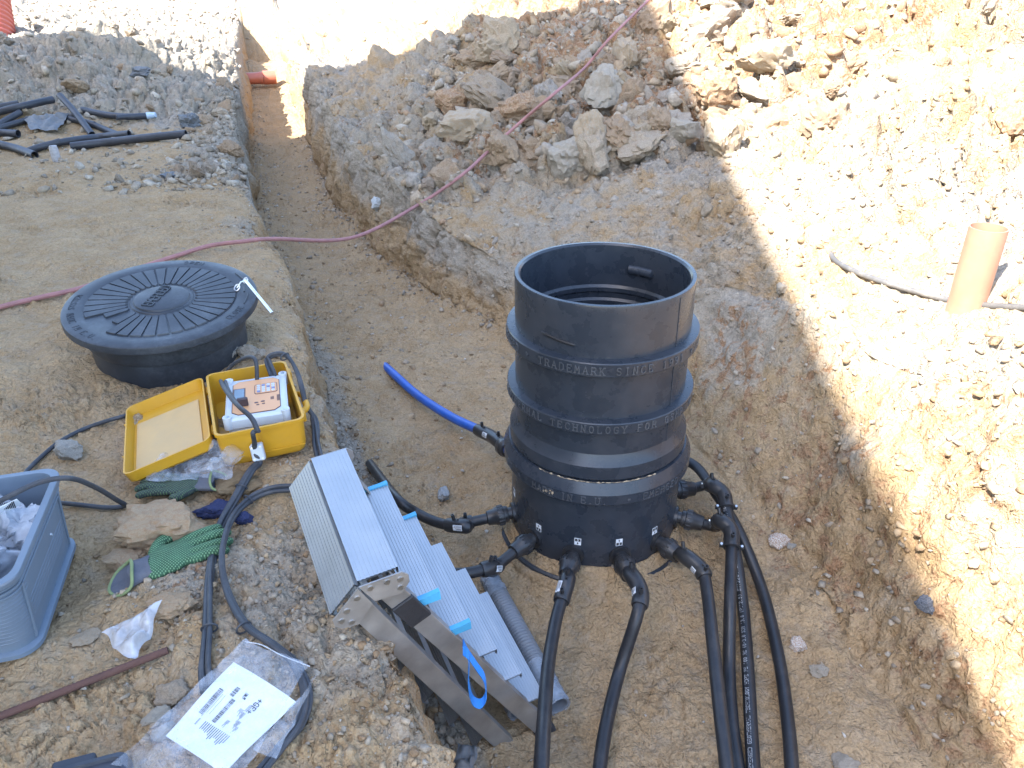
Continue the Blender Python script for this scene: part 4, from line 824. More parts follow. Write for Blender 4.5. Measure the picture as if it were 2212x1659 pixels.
    for x, y, w in ((.0, -.045, .012), (.018, -.042, .012), (.004, -.058, .009), (.02, -.056, .009)): obj('button_mark', slab([(x+w/2*math.cos(a), y+w/3*math.sin(a)) for a in np.linspace(0, 6.28, 12, endpoint=False)], -.0066, -.0058), DK, pn, None)
    o = obj('lettering', letters(MB(), 'POLYMATIC', lambda p, q_, h: U(.056+q_, .0-p, -.0063+h), .009, .0062, .0013, .0003), DK, pn, None) if False else None
    mb = MB(); r = np.random.default_rng(5)
    for i in range(9): mb.add([U(.058, -.014-i*.0042, -.0062), U(.066+r.uniform(-.001, .001), -.014-i*.0042, -.0062), U(.066, -.0168-i*.0042, -.0062), U(.058, -.0168-i*.0042, -.0062)], [(0, 1, 2, 3)])
    for i in range(3): mb.add([U(.040, -.022-i*.006, -.0062), U(.050, -.021-i*.006, -.0062), U(.050, -.025-i*.006, -.0062), U(.040, -.026-i*.006, -.0062)], [(0, 1, 2, 3)])
    obj('lettering', mb, DK, pn, None)['kind'] = 'stuff'
    obj('plug', MB().box(U(-.036, -.052, .006), (.03, .014, .026), UM, .003), plain('dark_plug', (.05, .03, .035), .5), hs, None)
    return P, U, C
CP, UPt, CASEC = build_case()

# ------------------------------------------------------------------ cables
CAB = plain('rubber_cable', (.045, .050, .060), .5, dust=.6, dustc=(.17, .16, .15), scratch=.2, spec=.35, dscale=16)
def bundle(name, label, pts, n, r, spread, seed, group=None, cat='cable bundle', ties=()):
    c = crom(pts, 12); t = thing(name, pts[0], label, cat, group); g = np.random.default_rng(seed)
    T = np.gradient(c, axis=0); T /= np.linalg.norm(T, axis=1)[:, None]; S = np.cross(T, [0, 0, 1.]); S /= np.linalg.norm(S, axis=1)[:, None]+1e-9; Uv = np.cross(S, T)
    s = np.linspace(0, 1, len(c))
    for k in range(n):
        ph = 2*math.pi*k/n+g.uniform(0, .6); wob = ph+2.2*np.sin(s*4+k); 
        p = c+S*(spread*np.cos(wob)+.2*spread*np.sin(s*17+k))[:, None]+Uv*(spread*.55*(np.sin(wob)+1))[:, None]
        obj('cable', MB().tube(p, r, 10), CAB, t)
    for f in ties:
        i = int(f*(len(c)-1)); A = np.linspace(0, 2*math.pi, 14); obj('cable_tie', MB().tube([c[i]+S[i]*(spread+r*1.3)*math.cos(a)+Uv[i]*(spread*.55+(spread*.6+r*1.2)*math.sin(a)) for a in A], .0022, 6, False), CAB, t)
    return t, c
clampP = at(557, 976, .062)
bundle('cable_bundle', 'dark cables from the control unit over the case front down to the paper', [at(484, 826, .145), at(492, 845, .18), at(512, 878, .19), at(538, 905, .18), at(551, 935, .155), at(556, 958, .10), clampP, clampP+np.array([-.004, -.012, -.035]), G(545, 1040, .03), G(515, 1088, .02), G(480, 1160, .02), G(463, 1250, .015), G(456, 1370, .012), G(448, 1450, .012), G(452, 1500, .006)], 4, .0058, .0085, 1, 'cable bundles on the left bank', ties=(.62, .86))
cl = thing('cable_clamp', clampP, 'small pale grey screwed clamp on the cables at the case front', 'clamp')
_d = nrm(np.array([.15, -.25, -1])); _s = nrm(np.cross(_d, [0.2, -1, .3])); _n = np.cross(_s, _d); CG = plain('pale_clamp_plastic', (.50, .54, .58), .5, var=.08)
obj('clamp_block', MB().box(clampP, (.034, .024, .048), frame(_s, _n, _d), .003), CG, cl, None)
for i in (-1, 1):
    for j in (-1, 1): obj('screw', MB().cyl(clampP+_s*.011*i+_d*.017*j-_n*.011*np.sign(_n@(clampP-EYE)), clampP+_s*.011*i+_d*.017*j-_n*.0135*np.sign(_n@(clampP-EYE)), .0032, 8), STEEL, cl)
bundle('cable_bundle', 'dark cables leaving the back corner of the yellow case towards the ladder top', [UPt(.05, .11, -.02), CP(.07, .17, .135), CP(.115, .14, .15), CP(.135, .06, .12), CP(.14, -.02, .05), G(684, 930, .03), G(690, 990, .03), G(700, 1050, .02)], 4, .0056, .008, 2, 'cable bundles on the left bank', ties=(.3,))
bundle('cable_bundle', 'dark cables looping from behind the ladder top round the paper sheet', [G(690, 1062, .02), G(650, 1070, .02), G(590, 1074, .02), G(540, 1095, .02), G(500, 1150, .034), G(480, 1230, .034), G(490, 1300, .022), G(530, 1370, .014), G(590, 1410, .012), G(640, 1450, .014), G(668, 1510, .014), G(655, 1575, .014), G(610, 1630, .012), G(560, 1690, .012), G(500, 1800, .012)], 4, .0058, .0085, 3, 'cable bundles on the left bank', ties=(.22, .5, .93))
def cable(label, pts, r=.0062, name='cable'):
    t = obj(name, MB().tube(crom(pts, 12), r, 10), CAB, loc=pts[0]); return tag(t, label, 'cable', 'single black cables')
cable('black cable looping out of the case back wall', [UPt(.0, .10, -.03), UPt(.005, .13, .05), CP(-.02, .20, .135), CP(-.06, .23, .09), CP(-.09, .26, .01), CP(-.05, .32, .0)])
cable('black cable arching from the grey crate and bending back on the soil', [at(-30, 1100, .20), at(20, 1072, .225), at(85, 1042, .235), at(150, 1033, .23), at(205, 1052, .15), at(252, 1080, .05), G(272, 1100, .012), G(235, 1103, .01), G(165, 1096, .01), G(100, 1090, .01)])
cable('black cable trapped under the grey stone left of the case', [at(30, 1060, .03), G(60, 1025, .01), G(95, 990, .01), G(135, 958, .01), G(190, 930, .01), G(258, 908, .01), G(330, 890, .01)])

# ------------------------------------------------------------------ films, bags and paper
def film_mat(name, c, alpha, rough=.25):
    m, nt, b = nodes(name); b.inputs['Base Color'].default_value = (*c, 1); b.inputs['Roughness'].default_value = rough; b.inputs['Specular IOR Level'].default_value = .6
    tr = nt.nodes.new('ShaderNodeBsdfTransparent'); mx = nt.nodes.new('ShaderNodeMixShader'); out = nt.nodes['Material Output']
    n = nz(nt, 22, 4); nt.links.new(ramp(nt, n, .3, .75, max(0, alpha-.18), min(1, alpha+.2)), mx.inputs[0])
    nt.links.new(tr.outputs[0], mx.inputs[1]); nt.links.new(b.outputs[0], mx.inputs[2]); nt.links.new(mx.outputs[0], out.inputs['Surface']); bump(nt, b, nz(nt, 40, 4), .4, .006); return m
FILM = film_mat('clear_film', (.60, .65, .72), .24); FILMW = film_mat('milky_film', (.66, .70, .76), .52); FILMD = film_mat('grey_film', (.35, .38, .42), .6)
def sheet(pts4, nu, nv, amp, freq, seed, lift=.0, fold=0.):
    """crumpled quad sheet over four corner points A B C D"""
    A, B, C, D = [np.asarray(p, float) for p in pts4]; uu, vv = np.meshgrid(np.linspace(0, 1, nu), np.linspace(0, 1, nv)); u = uu.ravel()[:, None]; v = vv.ravel()[:, None]
    P = A*(1-u)*(1-v)+B*u*(1-v)+C*u*v+D*(1-u)*v; Q = np.c_[P[:, :2], np.zeros(len(P))]
    z = amp*(np.abs(noise(Q, freq, seed))*1.3+.5*np.abs(noise(Q, freq*2.3, seed+1)))
    edge = (np.minimum(np.minimum(u, 1-u), np.minimum(v, 1-v))*6).clip(0, 1)[:, 0]
    P = P+np.c_[.5*amp*noise(Q, freq, seed+5), .5*amp*noise(Q, freq, seed+6), z*(.35+.65*edge)+lift]
    g = zgs(P); P[:, 2] = np.maximum(P[:, 2], g+.004)
    F = [(j*nu+i, j*nu+i+1, (j+1)*nu+i+1, (j+1)*nu+i) for j in range(nv-1) for i in range(nu-1)]
    return MB().add(P, F)
def paper_bag():
    A, B, C, D = G(509, 1446, .020), G(643, 1531, .024), G(487, 1690, .022), G(361, 1600, .016)
    t = thing('document_pouch', (A+B+C+D)/4-np.array([0, 0, .02]), 'clear plastic pouch holding a printed white delivery sheet at the lower edge', 'pouch')
    n = np.cross(B-A, D-A); n = nrm(n) if n[2] > 0 else -nrm(n)
    def P(u, v, h=0.): return A+(D-A)*u+(B-A)*v+(A+C-B-D)*u*v+n*(h+.006*math.sin(u*3.1)*math.sin(v*3.1)+.004*math.sin(u*5+v*4)-.010*max(0, v-.82)*8*.2)
    mb = MB(); N = 14; mb.add([P(i/N, j/N) for j in range(N+1) for i in range(N+1)]+[P(i/N, j/N, -.0012) for j in range(N+1) for i in range(N+1)], [(j*(N+1)+i, j*(N+1)+i+1, (j+1)*(N+1)+i+1, (j+1)*(N+1)+i) for j in range(N) for i in range(N)])
    sh = obj('printed_sheet', mb, plain('white_paper', (.74, .77, .82), .6, var=.04), t); ink = MB(); r = np.random.default_rng(8)
    def bar(u0, u1, v0, v1): ink.add([P(u0, v0, .0009), P(u1, v0, .0009), P(u1, v1, .0009), P(u0, v1, .0009)], [(0, 1, 2, 3)])
    for u0, u1, v0, v1 in ((.325, .64, .13, .195), (.35, .645, .36, .42), (.22, .33, .30, .36)):
        u = u0
        while u < u1: w = r.choice([.003, .005, .009]); bar(u, u+w, v0, v1); u += w+r.choice([.003, .004, .007])
    for k in range(14): v = .30+k*.031; bar(.675, .675+r.uniform(.08, .15), v, v+.011)
    for u0, v0, n_ in ((.38, .54, 5), (.40, .60, 4), (.22, .45, 4), (.55, .52, 4), (.50, .62, 6), (.56, .68, 3), (.30, .60, 4), (.68, .20, 2)):
        for k in range(n_): bar(u0, u0+r.uniform(.03, .10), v0+k*.012, v0+k*.012+.005)
    for u0, v0 in ((.235, .455), (.27, .475)): bar(u0, u0+.022, v0, v0+.03)
    bar(.33, .66, .20, .204); bar(.36, .60, .225, .229); bar(.36, .60, .265, .269)
    W_, H_ = np.linalg.norm(D-A), np.linalg.norm(B-A)
    letters(ink, '+GF+', lambda p, q, h: P(.195+p/W_, .625+q/H_, .0009+h), .0105, .0085, .0019, .0001)
    obj('print', ink, BLACKINK, sh, None)['kind'] = 'stuff'
    obj('film', sheet([G(537, 1413, .03), G(676, 1474, .03), G(505, 1760, .035), G(255, 1690, .03)], 46, 56, .016, 16, 3, .012), FILM, t, 60)
    obj('film_edge', MB().tube(crom([G(537, 1413, .035), G(575, 1432, .05), G(615, 1446, .04), G(676, 1474, .045)], 8), .0012, 5), FILMW, t)
    obj('film', sheet([G(640, 1545, .02), G(690, 1480, .02), G(600, 1665, .02), G(560, 1640, .02)], 24, 30, .02, 22, 9, .008), FILM, t, 60)
paper_bag()
t = obj('plastic_scrap', sheet([G(224, 1385, .012), G(362, 1325, .03), G(330, 1395, .012), G(290, 1440, .012)], 34, 26, .030, 17, 12, .004), FILMW, smooth=60, loc=G(300, 1385)); tag(t, 'crumpled milky plastic scrap lying below the green glove', 'plastic scrap')
t = thing('plastic_bag', G(410, 1030), 'crumpled clear plastic bag lying half under the open case lid', 'plastic bag')
obj('film', sheet([G(318, 1018, .02), G(540, 990, .02), G(505, 1062, .02), G(322, 1066, .03)], 60, 30, .04, 13, 31, .012), FILM, t, 60)
obj('film', sheet([G(410, 1010, .03), G(545, 985, .03), G(495, 1050, .04), G(420, 1055, .04)], 40, 30, .045, 16, 37, .015), FILM, t, 60)

# ------------------------------------------------------------------ gloves
def glove(label, o, ex, ey, scale, mat, cuffm, hem, curl, seed, rise=.0):
    ex = nrm(ex); ez = nrm(np.cross(ex, ey)); ez = ez if ez[2] > 0 else -ez; ey = np.cross(ez, ex); M = frame(ex, ey, ez)
    t = thing('work_glove', o, label, 'glove', 'work gloves'); L = lambda x, y, z: np.asarray(o)+M@(np.array([x, y, z])*scale)
    mb = MB(); E = ICO3; V = E[0]
    def ell(c, r): mb.add([L(c[0]+v[0]*r[0], c[1]+v[1]*r[1], c[2]+v[2]*r[2]) for v in V], E[1])
    ell((.045, 0, .018), (.052, .046, .017)); ell((.02, -.006, .017), (.04, .040, .016)); ell((.07, .004, .018), (.03, .044, .015))
    for k, (y, ln, a) in enumerate(((.036, .062, .16), (.013, .074, .05), (-.011, .070, -.04), (-.033, .054, -.16))):
        p = [(.075, y*.9, .018), (.10, y+.012*a, .020), (.105+ln*.5, y+ln*.5*a, .019+curl*(k % 2)), (.105+ln, y+ln*a, .012)]
        c = crom([L(*q) for q in p], 6); mb.tube(c, np.r_[np.full(len(c)-3, .0112), .0108, .009, .005]*scale, 12)
    c = crom([L(.02, .03, .018), L(.035, .052, .022), L(.052, .066, .020), L(.068, .060, .016)], 6); mb.tube(c, np.r_[np.full(len(c)-3, .0125), .0115, .009, .005]*scale, 12)
    g = obj('hand', mb, mat, t, 60); rm = g.modifiers.new('remesh', 'REMESH'); rm.mode = 'VOXEL'; rm.voxel_size = .0026; rm.use_smooth_shade = True; sm = g.modifiers.new('smooth', 'SMOOTH'); sm.iterations = 5; sm.factor = .5
    rings = []; n = 26; mb = MB(); V = []
    for i, (x, w, h, dy) in enumerate(((.012, .034, .015, -.004), (-.008, .033, .015, -.004), (-.030, .036, .018, -.006), (-.052, .041, .023, -.010), (-.054, .038, .020, -.010), (-.030, .031, .014, -.006), (.0, .028, .010, -.004))):
        for k in range(n): a = 2*math.pi*k/n; V.append(L(x+.006*math.sin(a*2+seed)+(.026*(math.sin(a)+.3) if i in (3, 4) else .010*math.sin(a) if i == 2 else 0), dy+w*math.cos(a), .019+h*math.sin(a)+.0015*math.sin(5*a+i)))
    mb.add(V, [(i*n+k, i*n+(k+1) % n, (i+1)*n+(k+1) % n, (i+1)*n+k) for i in range(6) for k in range(n)])
    cf = obj('cuff', mb, cuffm, t, 60)
    obj('hem', MB().tube([V[3*n+k]*.5+V[4*n+k]*.5 for k in list(range(n))+[0]], .0034*scale, 8, False), hem, cf)
    return t
def dot_mat(name, c, dot, pitch=.0050):
    m, nt, b = nodes(name); nz(nt, 1); v = nt.nodes.new('ShaderNodeVectorMath'); v.operation = 'SCALE'; v.inputs['Scale'].default_value = 1/pitch
    ro = nt.nodes.new('ShaderNodeMapping'); ro.inputs['Rotation'].default_value = (0, 0, .5); nt.links.new(nt.nodes['TC'].outputs['Object'], ro.inputs[0]); nt.links.new(ro.outputs[0], v.inputs[0])
    fr = nt.nodes.new('ShaderNodeVectorMath'); fr.operation = 'FRACTION'; nt.links.new(v.outputs[0], fr.inputs[0]); s = nt.nodes.new('ShaderNodeSeparateXYZ'); nt.links.new(fr.outputs[0], s.inputs[0])
    dx = mth(nt, 'SUBTRACT', s.outputs[0], .5); dy = mth(nt, 'SUBTRACT', s.outputs[1], .5); r2 = mth(nt, 'ADD', mth(nt, 'MULTIPLY', dx, dx), mth(nt, 'MULTIPLY', dy, dy)); f = ramp(nt, r2, .10, .06)
    n1 = nz(nt, 30, 4); cc = mix(nt, ramp(nt, n1, .3, .7), tuple(x*.6 for x in c), tuple(x*1.2 for x in c)); nt.links.new(mix(nt, f, cc, dot), b.inputs['Base Color']); b.inputs['Roughness'].default_value = .8
    bump(nt, b, f, .5, .001); bump(nt, b, nz(nt, 240, 2), .5, .001); return m
KNIT = plain('grey_knit', (.10, .105, .125), .9, bumpy=.6, dust=.3); LIME = plain('lime_hem', (.22, .27, .12), .85, bumpy=.5)
g0 = G(322, 1243, .006); g1 = G(470, 1186, .006)
glove('green knitted work glove with pale grip dots lying beside the cables', g0, g1-g0, [g0[1]-g1[1], g1[0]-g0[0], 0], 1.12, dot_mat('green_dotted_knit', (.034, .095, .046), (.17, .30, .15)), KNIT, LIME, .004, 1)
g0 = G(440, 1062, .010); g1 = G(285, 1072, .02)
glove('dark work glove poking out from under the clear plastic bag', g0, g1-g0, [g0[1]-g1[1], g1[0]-g0[0], 0], .95, dot_mat('dark_dotted_knit', (.035, .050, .045), (.10, .16, .07)), KNIT, LIME, .006, 2)

# ------------------------------------------------------------------ the crate with its bags
def build_crate():
    br, fr_ = np.array([-1.06, 1.496, 0]), np.array([-.962, 1.124, 0]); b = nrm(br-fr_); a = np.array([b[1], -b[0], 0]); W, D, H_ = .58, .410, .205; c = (br+fr_)/2-a*(W/2)-b*.006; z0 = .006; C = np.array([c[0], c[1], z0]); M = frame(a, b, np.array([0, 0, 1.]))
    CRM = plain('grey_blue_crate_plastic', (.135, .175, .225), .42, dust=.2, dustc=(.26, .25, .23), scratch=.1, var=.08, spec=.4)
    t = thing('storage_crate', C, 'grey blue plastic stacking crate full of bags at the left edge', 'crate')
    hole = lambda x, y, z: (y > D/2-.02 and abs(x-.10) < .13 and .135 < z < .178)
    zs = [0.02, .05, .09, .135, .15, .165, .178, H_-.016]; Lr = [(W-.06, D-.06, .04, 0), (W-.052, D-.052, .04, .002)]
    Lr += [(W-.052+.030*z/H_, D-.052+.030*z/H_, .042, z) for z in zs]; Lr += [(W-.004, D-.004, .045, H_-.014), (W, D, .046, H_-.004), (W-.002, D-.002, .046, H_), (W-.030, D-.030, .04, H_), (W-.032, D-.032, .04, H_-.006)]
    Lr += [(W-.058+.030*z/H_, D-.058+.030*z/H_, .04, z) for z in zs[::-1]]+[(W-.06, D-.06, .04, .012)]
    sh = obj('shell', loops(MB(), C, M, Lr, hole), CRM, t, 30)
    obj('base_ledge', loops(MB(), C, M, [(W-.036, D-.036, .045, 0), (W-.028, D-.028, .045, .004), (W-.028, D-.028, .045, .014), (W-.045, D-.045, .04, .018)]), CRM, t, 30)
    def ridge(z, g, r=.0016): p = rrect(W-.052+.030*z/H_+g, D-.052+.030*z/H_+g, .043); return MB().tube([C+M@np.array([x, y, z]) for x, y in list(p)+[p[0]]], r, 6, False)
    for z, g, r in ((H_-.020, .010, .0028), (H_-.032, .006, .0026), (H_-.044, .004, .0022)): obj('ridge', ridge(z, g, r), CRM, sh)
    for k in range(5): 
        x = W/2-.026+.030*(.09-.012*k)/H_/2
        obj('ridge', MB().tube([C+M@np.array([x+.0008, y, .105-.011*k]) for y in (-D/2+.075, D/2-.075)], .0013, 6), CRM, sh)
    for y in (-D/2+.055, D/2-.055): obj('upright_rib', MB().tube([C+M@np.array([W/2-.0255, y, .02]), C+M@np.array([W/2-.0118, y, H_-.04])], .0035, 6), CRM, sh)
    for x in (W/2-.10, W/2-.20): obj('upright_rib', MB().tube([C+M@np.array([x, -D/2+.0255, .02]), C+M@np.array([x, -D/2+.0118, H_-.04])], .0035, 6), CRM, sh)
    for k in range(14):   # fine ribs round the near corner
        z = .04+.0095*k; p = [q for q in rrect(W-.052+.030*z/H_, D-.052+.030*z/H_, .043) if q[0] > W/2-.09 and q[1] < -D/2+.08]
        p = sorted(p, key=lambda q: math.atan2(q[1]+D/2-.09, q[0]-W/2+.09)); obj('corner_rib', MB().tube([C+M@np.array([*q, z]) for q in p], .0011, 5), CRM, sh)
    P = lambda x, y, z: C+M@np.array([x, y, z])
    bags = [((.10, -.06, .13), (.13, .11, .075), 1, FILMW, 'milky plastic bag bulging at the middle of the grey crate'), ((.20, .10, .12), (.07, .07, .06), 2, FILMW, 'small white labelled bag in the back corner of the grey crate'), ((.02, .08, .12), (.11, .08, .06), 3, FILMW, 'white bag behind the big bag in the grey crate'), ((.17, -.135, .10), (.09, .045, .06), 4, FILM, 'clear bag at the near corner inside the grey crate'), ((-.14, -.02, .12), (.12, .14, .07), 5, FILMW, 'white bag at the outer end of the grey crate')]
    for (x, y, z), ax, s, m, lab in bags:
        V, F = clod_geo(40+s, 4, ax, 1.9, .9); r_ = np.random.default_rng(s)
        V = V+.012*np.abs(noise(V, 30, s))[:, None]*nrm(np.array([0, .3, 1]))
        zb = P(x, y, z)[2]; V = V+P(x, y, z); V[:, 2] = np.maximum(V[:, 2], C[2]+.014)
        tt = thing('fittings_bag', P(x, y, .012), lab, 'plastic bag', 'bags inside the crate'); obj('film', MB().add(V, F), m, tt, 50)
        obj('contents', MB().add((V-P(x, y, z))*np.array([.8, .8, .8])+P(x, y, z)-np.array([0, 0, .006]), F), plain('pale_contents', (.30, .335, .37), .6, dust=.5, dustc=(.1, .1, .12)), tt, 40)
    q = P(.20, .09, .19); tg = MB().box(q, (.045, .002, .03), M@frame(np.array([.9, .3, .2]), np.array([-.3, .8, .5]), np.array([0, -.5, .85]))); o = obj('bar_code_tag', tg, WHITE, None, None, loc=q); tag(o, 'white bar code tag on the bags in the crate back corner', 'tag')
    mb = MB(); 
    for k in range(9): mb.box(q+M@np.array([-.015+.0035*k, -.004, .006]), (.0016, .002, .018), M)
    obj('print', mb, BLACKINK, o, None)['kind'] = 'stuff'
build_crate()
print('left objects', time.time()-T0)
# ------------------------------------------------------------------ the folded double step ladder leaning in the pit
def build_ladder():
    ALU = plain('ribbed_aluminium', (.44, .455, .47), .46, .85, dust=.22, dustc=(.36, .33, .29), var=.10); ALUD = plain('dull_aluminium', (.40, .385, .37), .5, .7, dust=.35, dustc=(.26, .22, .18), scratch=.15)
    BLUE = plain('light_blue_cap', (.07, .36, .60), .45); TAPE = plain('black_tape', (.02, .02, .024), .6, bumpy=.5)
    N0, F0, N1 = at(852, 1204, .22), at(757, 964, .22), at(1212, 1550, -.57)
    l = nrm(N1-N0); w = F0-N0; w = w-l*(w@l); WD = np.linalg.norm(w); w = nrm(w); f = nrm(np.cross(w, l)); f = f if f[2] > 0 else -f
    LEN = np.linalg.norm(N1-N0); N0 = N0-f*.044+l*.010; N1 = N1-f*.03
    t = thing('step_ladder', N1, 'folded aluminium double step ladder with blue step caps leaning into the pit', 'step ladder')
    Q = lambda L_, W_, F_: N0+l*L_+w*W_+f*F_
    def half(sg, f0, op, top, name):
        lf = nrm(l-f*op); ff = np.cross(lf, w); ff = ff if ff@f > 0 else -ff       # this half's own rail direction and outward normal
        ff = ff*sg; H0 = Q(0, 0, f0)
        S = lambda L_, W_, F_: H0+lf*L_+w*W_+ff*F_
        for s, nm in ((0, 'near'), (1, 'far')):
            W0 = .012 if s == 0 else WD-.012; M = frame(lf, w, ff); r = obj('rail', MB().box(S(LEN/2+.04, W0, -.016), (LEN-.06, .004, .048), M, .001), ALUD, t, None)
            for e in (-.038, .006): obj('rail_lip', MB().box(S(LEN/2+.03, W0+(.011 if s == 0 else -.011), e), (LEN-.03, .022, .004), M, .0008), ALUD, r, None)
        th = R_(24); n_t = nrm(-lf*math.cos(th)+ff*math.sin(th)); d_t = np.cross(n_t, w); d_t = d_t if d_t@ff > 0 else -d_t
        for k in range(6):
            Lk = .012+k*(LEN-.10)/5.35; dep = .084 if k == 0 else .068; W0, W1 = (.008, WD-.004) if k == 0 else (.022, WD-.016)
            c = S(Lk, (W0+W1)/2, 0)+d_t*((dep/2-.014) if k else -.006); M = frame(w, d_t, n_t); L_ = W1-W0
            mb = MB(); prof = []; y = -dep/2; nr = 19
            for j in range(nr): y0 = -dep/2+dep*j/nr; prof += [(y0, .0 if j % 2 else .0012), (y0+dep/nr*.96, .0 if j % 2 else .0012)]
            prof += [(dep/2, -.016), (dep/2-.004, -.016), (dep/2-.004, -.004), (-dep/2+.004, -.004), (-dep/2+.004, -.016), (-dep/2, -.016)]
            n = len(prof); v = [c+M@np.array([x, p[0], p[1]]) for x in (-L_/2, L_/2) for p in prof]
            mb.add(v, [(i, (i+1) % n, n+(i+1) % n, n+i) for i in range(n)])
            o = obj('platform' if k == 0 else 'tread', mb, ALU, t, None)
            if sg > 0 and k in (1, 2):
                for s in ((-1, 1)):
                    cc = c+M@np.array([s*(L_/2-.002), 0, 0]); cp = [(-dep/2, -.018), (-dep/2, .004), (-.01, .004), (.012, .0045), (dep/2+.002, .007), (dep/2+.002, -.018)]; m = len(cp)
                    mb = MB().add([cc+M@np.array([x, p[0], p[1]]) for x in (-.006, .006) for p in cp], [tuple(range(m))[::-1], tuple(range(m, 2*m))]+[(i, (i+1) % m, m+(i+1) % m, m+i) for i in range(m)])
                    obj('end_cap', mb, BLUE, o, None)
        for s in (0, 1):   # hinge plates at the top
            W0 = -.003 if s == 0 else WD+.003; pts = [(-.004, -.046), (.032, .034), (.050, .040), (.068, .032), (.084, .004), (.056, -.046)]; m = len(pts)
            mb = MB().add([S(p[0], W0+e, p[1]) for e in (-.0016, .0016) for p in pts], [tuple(range(m))[::-1], tuple(range(m, 2*m))]+[(i, (i+1) % m, m+(i+1) % m, m+i) for i in range(m)])
            hp = obj('hinge_plate', mb, ALUD, t, None)
            for a, b in ((.046, .022), (.030, .000), (.066, .010), (.016, -.032)):
                e = -.0016 if s == 0 else .0016; obj('rivet', MB().cyl(S(a, W0+e, b), S(a, W0+e*2.6, b), .0062, 12), STEEL, hp)
        return S
    SA = half(1, 0, 0, True, 'a'); SB = half(-1, -.096, .045, True, 'b')
    # black tape round the near rail, rubber feet wrapped in film, blue strap between the halves
    mb = MB().box(SA(.165, .010, -.016), (.085, .011, .052), frame(l, w, f), .002); obj('tape', mb, TAPE, t, None)
    for S in (SA, SB):
        for W0 in (.012, WD-.012): obj('foot', MB().box(S(LEN+.015, W0, -.016), (.05, .03, .054), frame(l, w, f), .004), plain('dark_rubber_foot', (.04, .04, .045), .7), t, None)
    st = [SB(.47, .002, -.02), SB(.52, -.025, .0), SB(.60, -.045, -.02), SB(.655, -.05, -.06), SB(.66, -.05, -.10), SB(.62, -.04, -.118), SB(.55, -.02, -.09), SB(.50, .004, -.06)]
    st = [atd(*p) for p in ((1000, 1405, 1.66), (1013, 1420, 1.65), (1012, 1470, 1.67), (1020, 1510, 1.68), (1038, 1520, 1.69), (1050, 1500, 1.70), (1046, 1465, 1.71), (1030, 1440, 1.72), (1010, 1410, 1.73), (1000, 1390, 1.73))]
    c = crom(st, 8); T = np.gradient(c, axis=0); T /= np.linalg.norm(T, axis=1)[:, None]; hw = nrm(np.cross(l, CF)*.6+w)*.011; th = np.cross(T, hw); th = th/np.linalg.norm(th, axis=1)[:, None]*.0009
    V = np.concatenate([c+hw+th, c-hw+th, c-hw-th, c+hw-th]); n = len(c)
    obj('strap', MB().add(V, [(q*n+i, q*n+i+1, ((q+1) % 4)*n+i+1, ((q+1) % 4)*n+i) for q in range(4) for i in range(n-1)]), plain('blue_webbing', (.015, .17, .50), .6), t, 40)
build_ladder()

# ------------------------------------------------------------------ grey corrugated conduit beside the ladder
def corrugated(p0, p1, r, pitch, mat, parent, name='hose', amp=.0022):
    L_ = np.linalg.norm(np.asarray(p1)-np.asarray(p0)); n = int(L_/pitch*6); s = np.linspace(0, 1, n); P = np.asarray(p0)+(np.asarray(p1)-np.asarray(p0))*s[:, None]
    return obj(name, MB().tube(P, r+amp*np.sign(np.sin(s*L_/pitch*2*math.pi))*np.abs(np.sin(s*L_/pitch*2*math.pi))**.5, 24, inner=.82), mat, parent, 50)
GC = plain('grey_conduit_plastic', (.20, .215, .235), .45, dust=.2, var=.08)
def wrap(parent, p0, p1, r, seed, name='film_wrap'):
    s = np.linspace(0, 1, 26); P = np.asarray(p0)+(np.asarray(p1)-np.asarray(p0))*s[:, None]; g = np.random.default_rng(seed); mb = MB().tube(P, r+.0025*g.random(26), 24, False)
    v = mb.v[0]; mb.v[0] = v+.004*noise(v, 45, seed)[:, None]*np.array([.6, .6, 1]); return obj(name, mb, FILM2, parent, 60)
FILM2 = film_mat('wrapping_film', (.45, .50, .56), .45)
a0, a1 = G(1057, 1262, .03), G(1207, 1540, .03)
t = thing('corrugated_conduit', a0, 'grey corrugated conduit with taped ends lying along the far side of the ladder', 'conduit', 'grey conduits'); corrugated(a0, a1, .030, .0115, GC, t); d = nrm(a1-a0)
wrap(t, a0-d*.004, a0+d*.09, .0315, 3); wrap(t, a1-d*.15, a1+d*.004, .0325, 4)
b1 = atd(1118, 1548, 2.02); b0 = b1-(a1-a0)*.75+np.array([0, 0, .03]); b1 = G(1122, 1556, .034)
t = thing('corrugated_conduit', b1, 'grey corrugated conduit stub wrapped in film under the ladder feet', 'conduit', 'grey conduits'); b0 = b1-nrm(a1-a0+np.array([-.05, .0, 0]))*.26+np.array([0, 0, .02]); corrugated(b0, b1, .032, .0115, GC, t); d = nrm(b1-b0); wrap(t, b1-d*.16, b1+d*.004, .0345, 6)

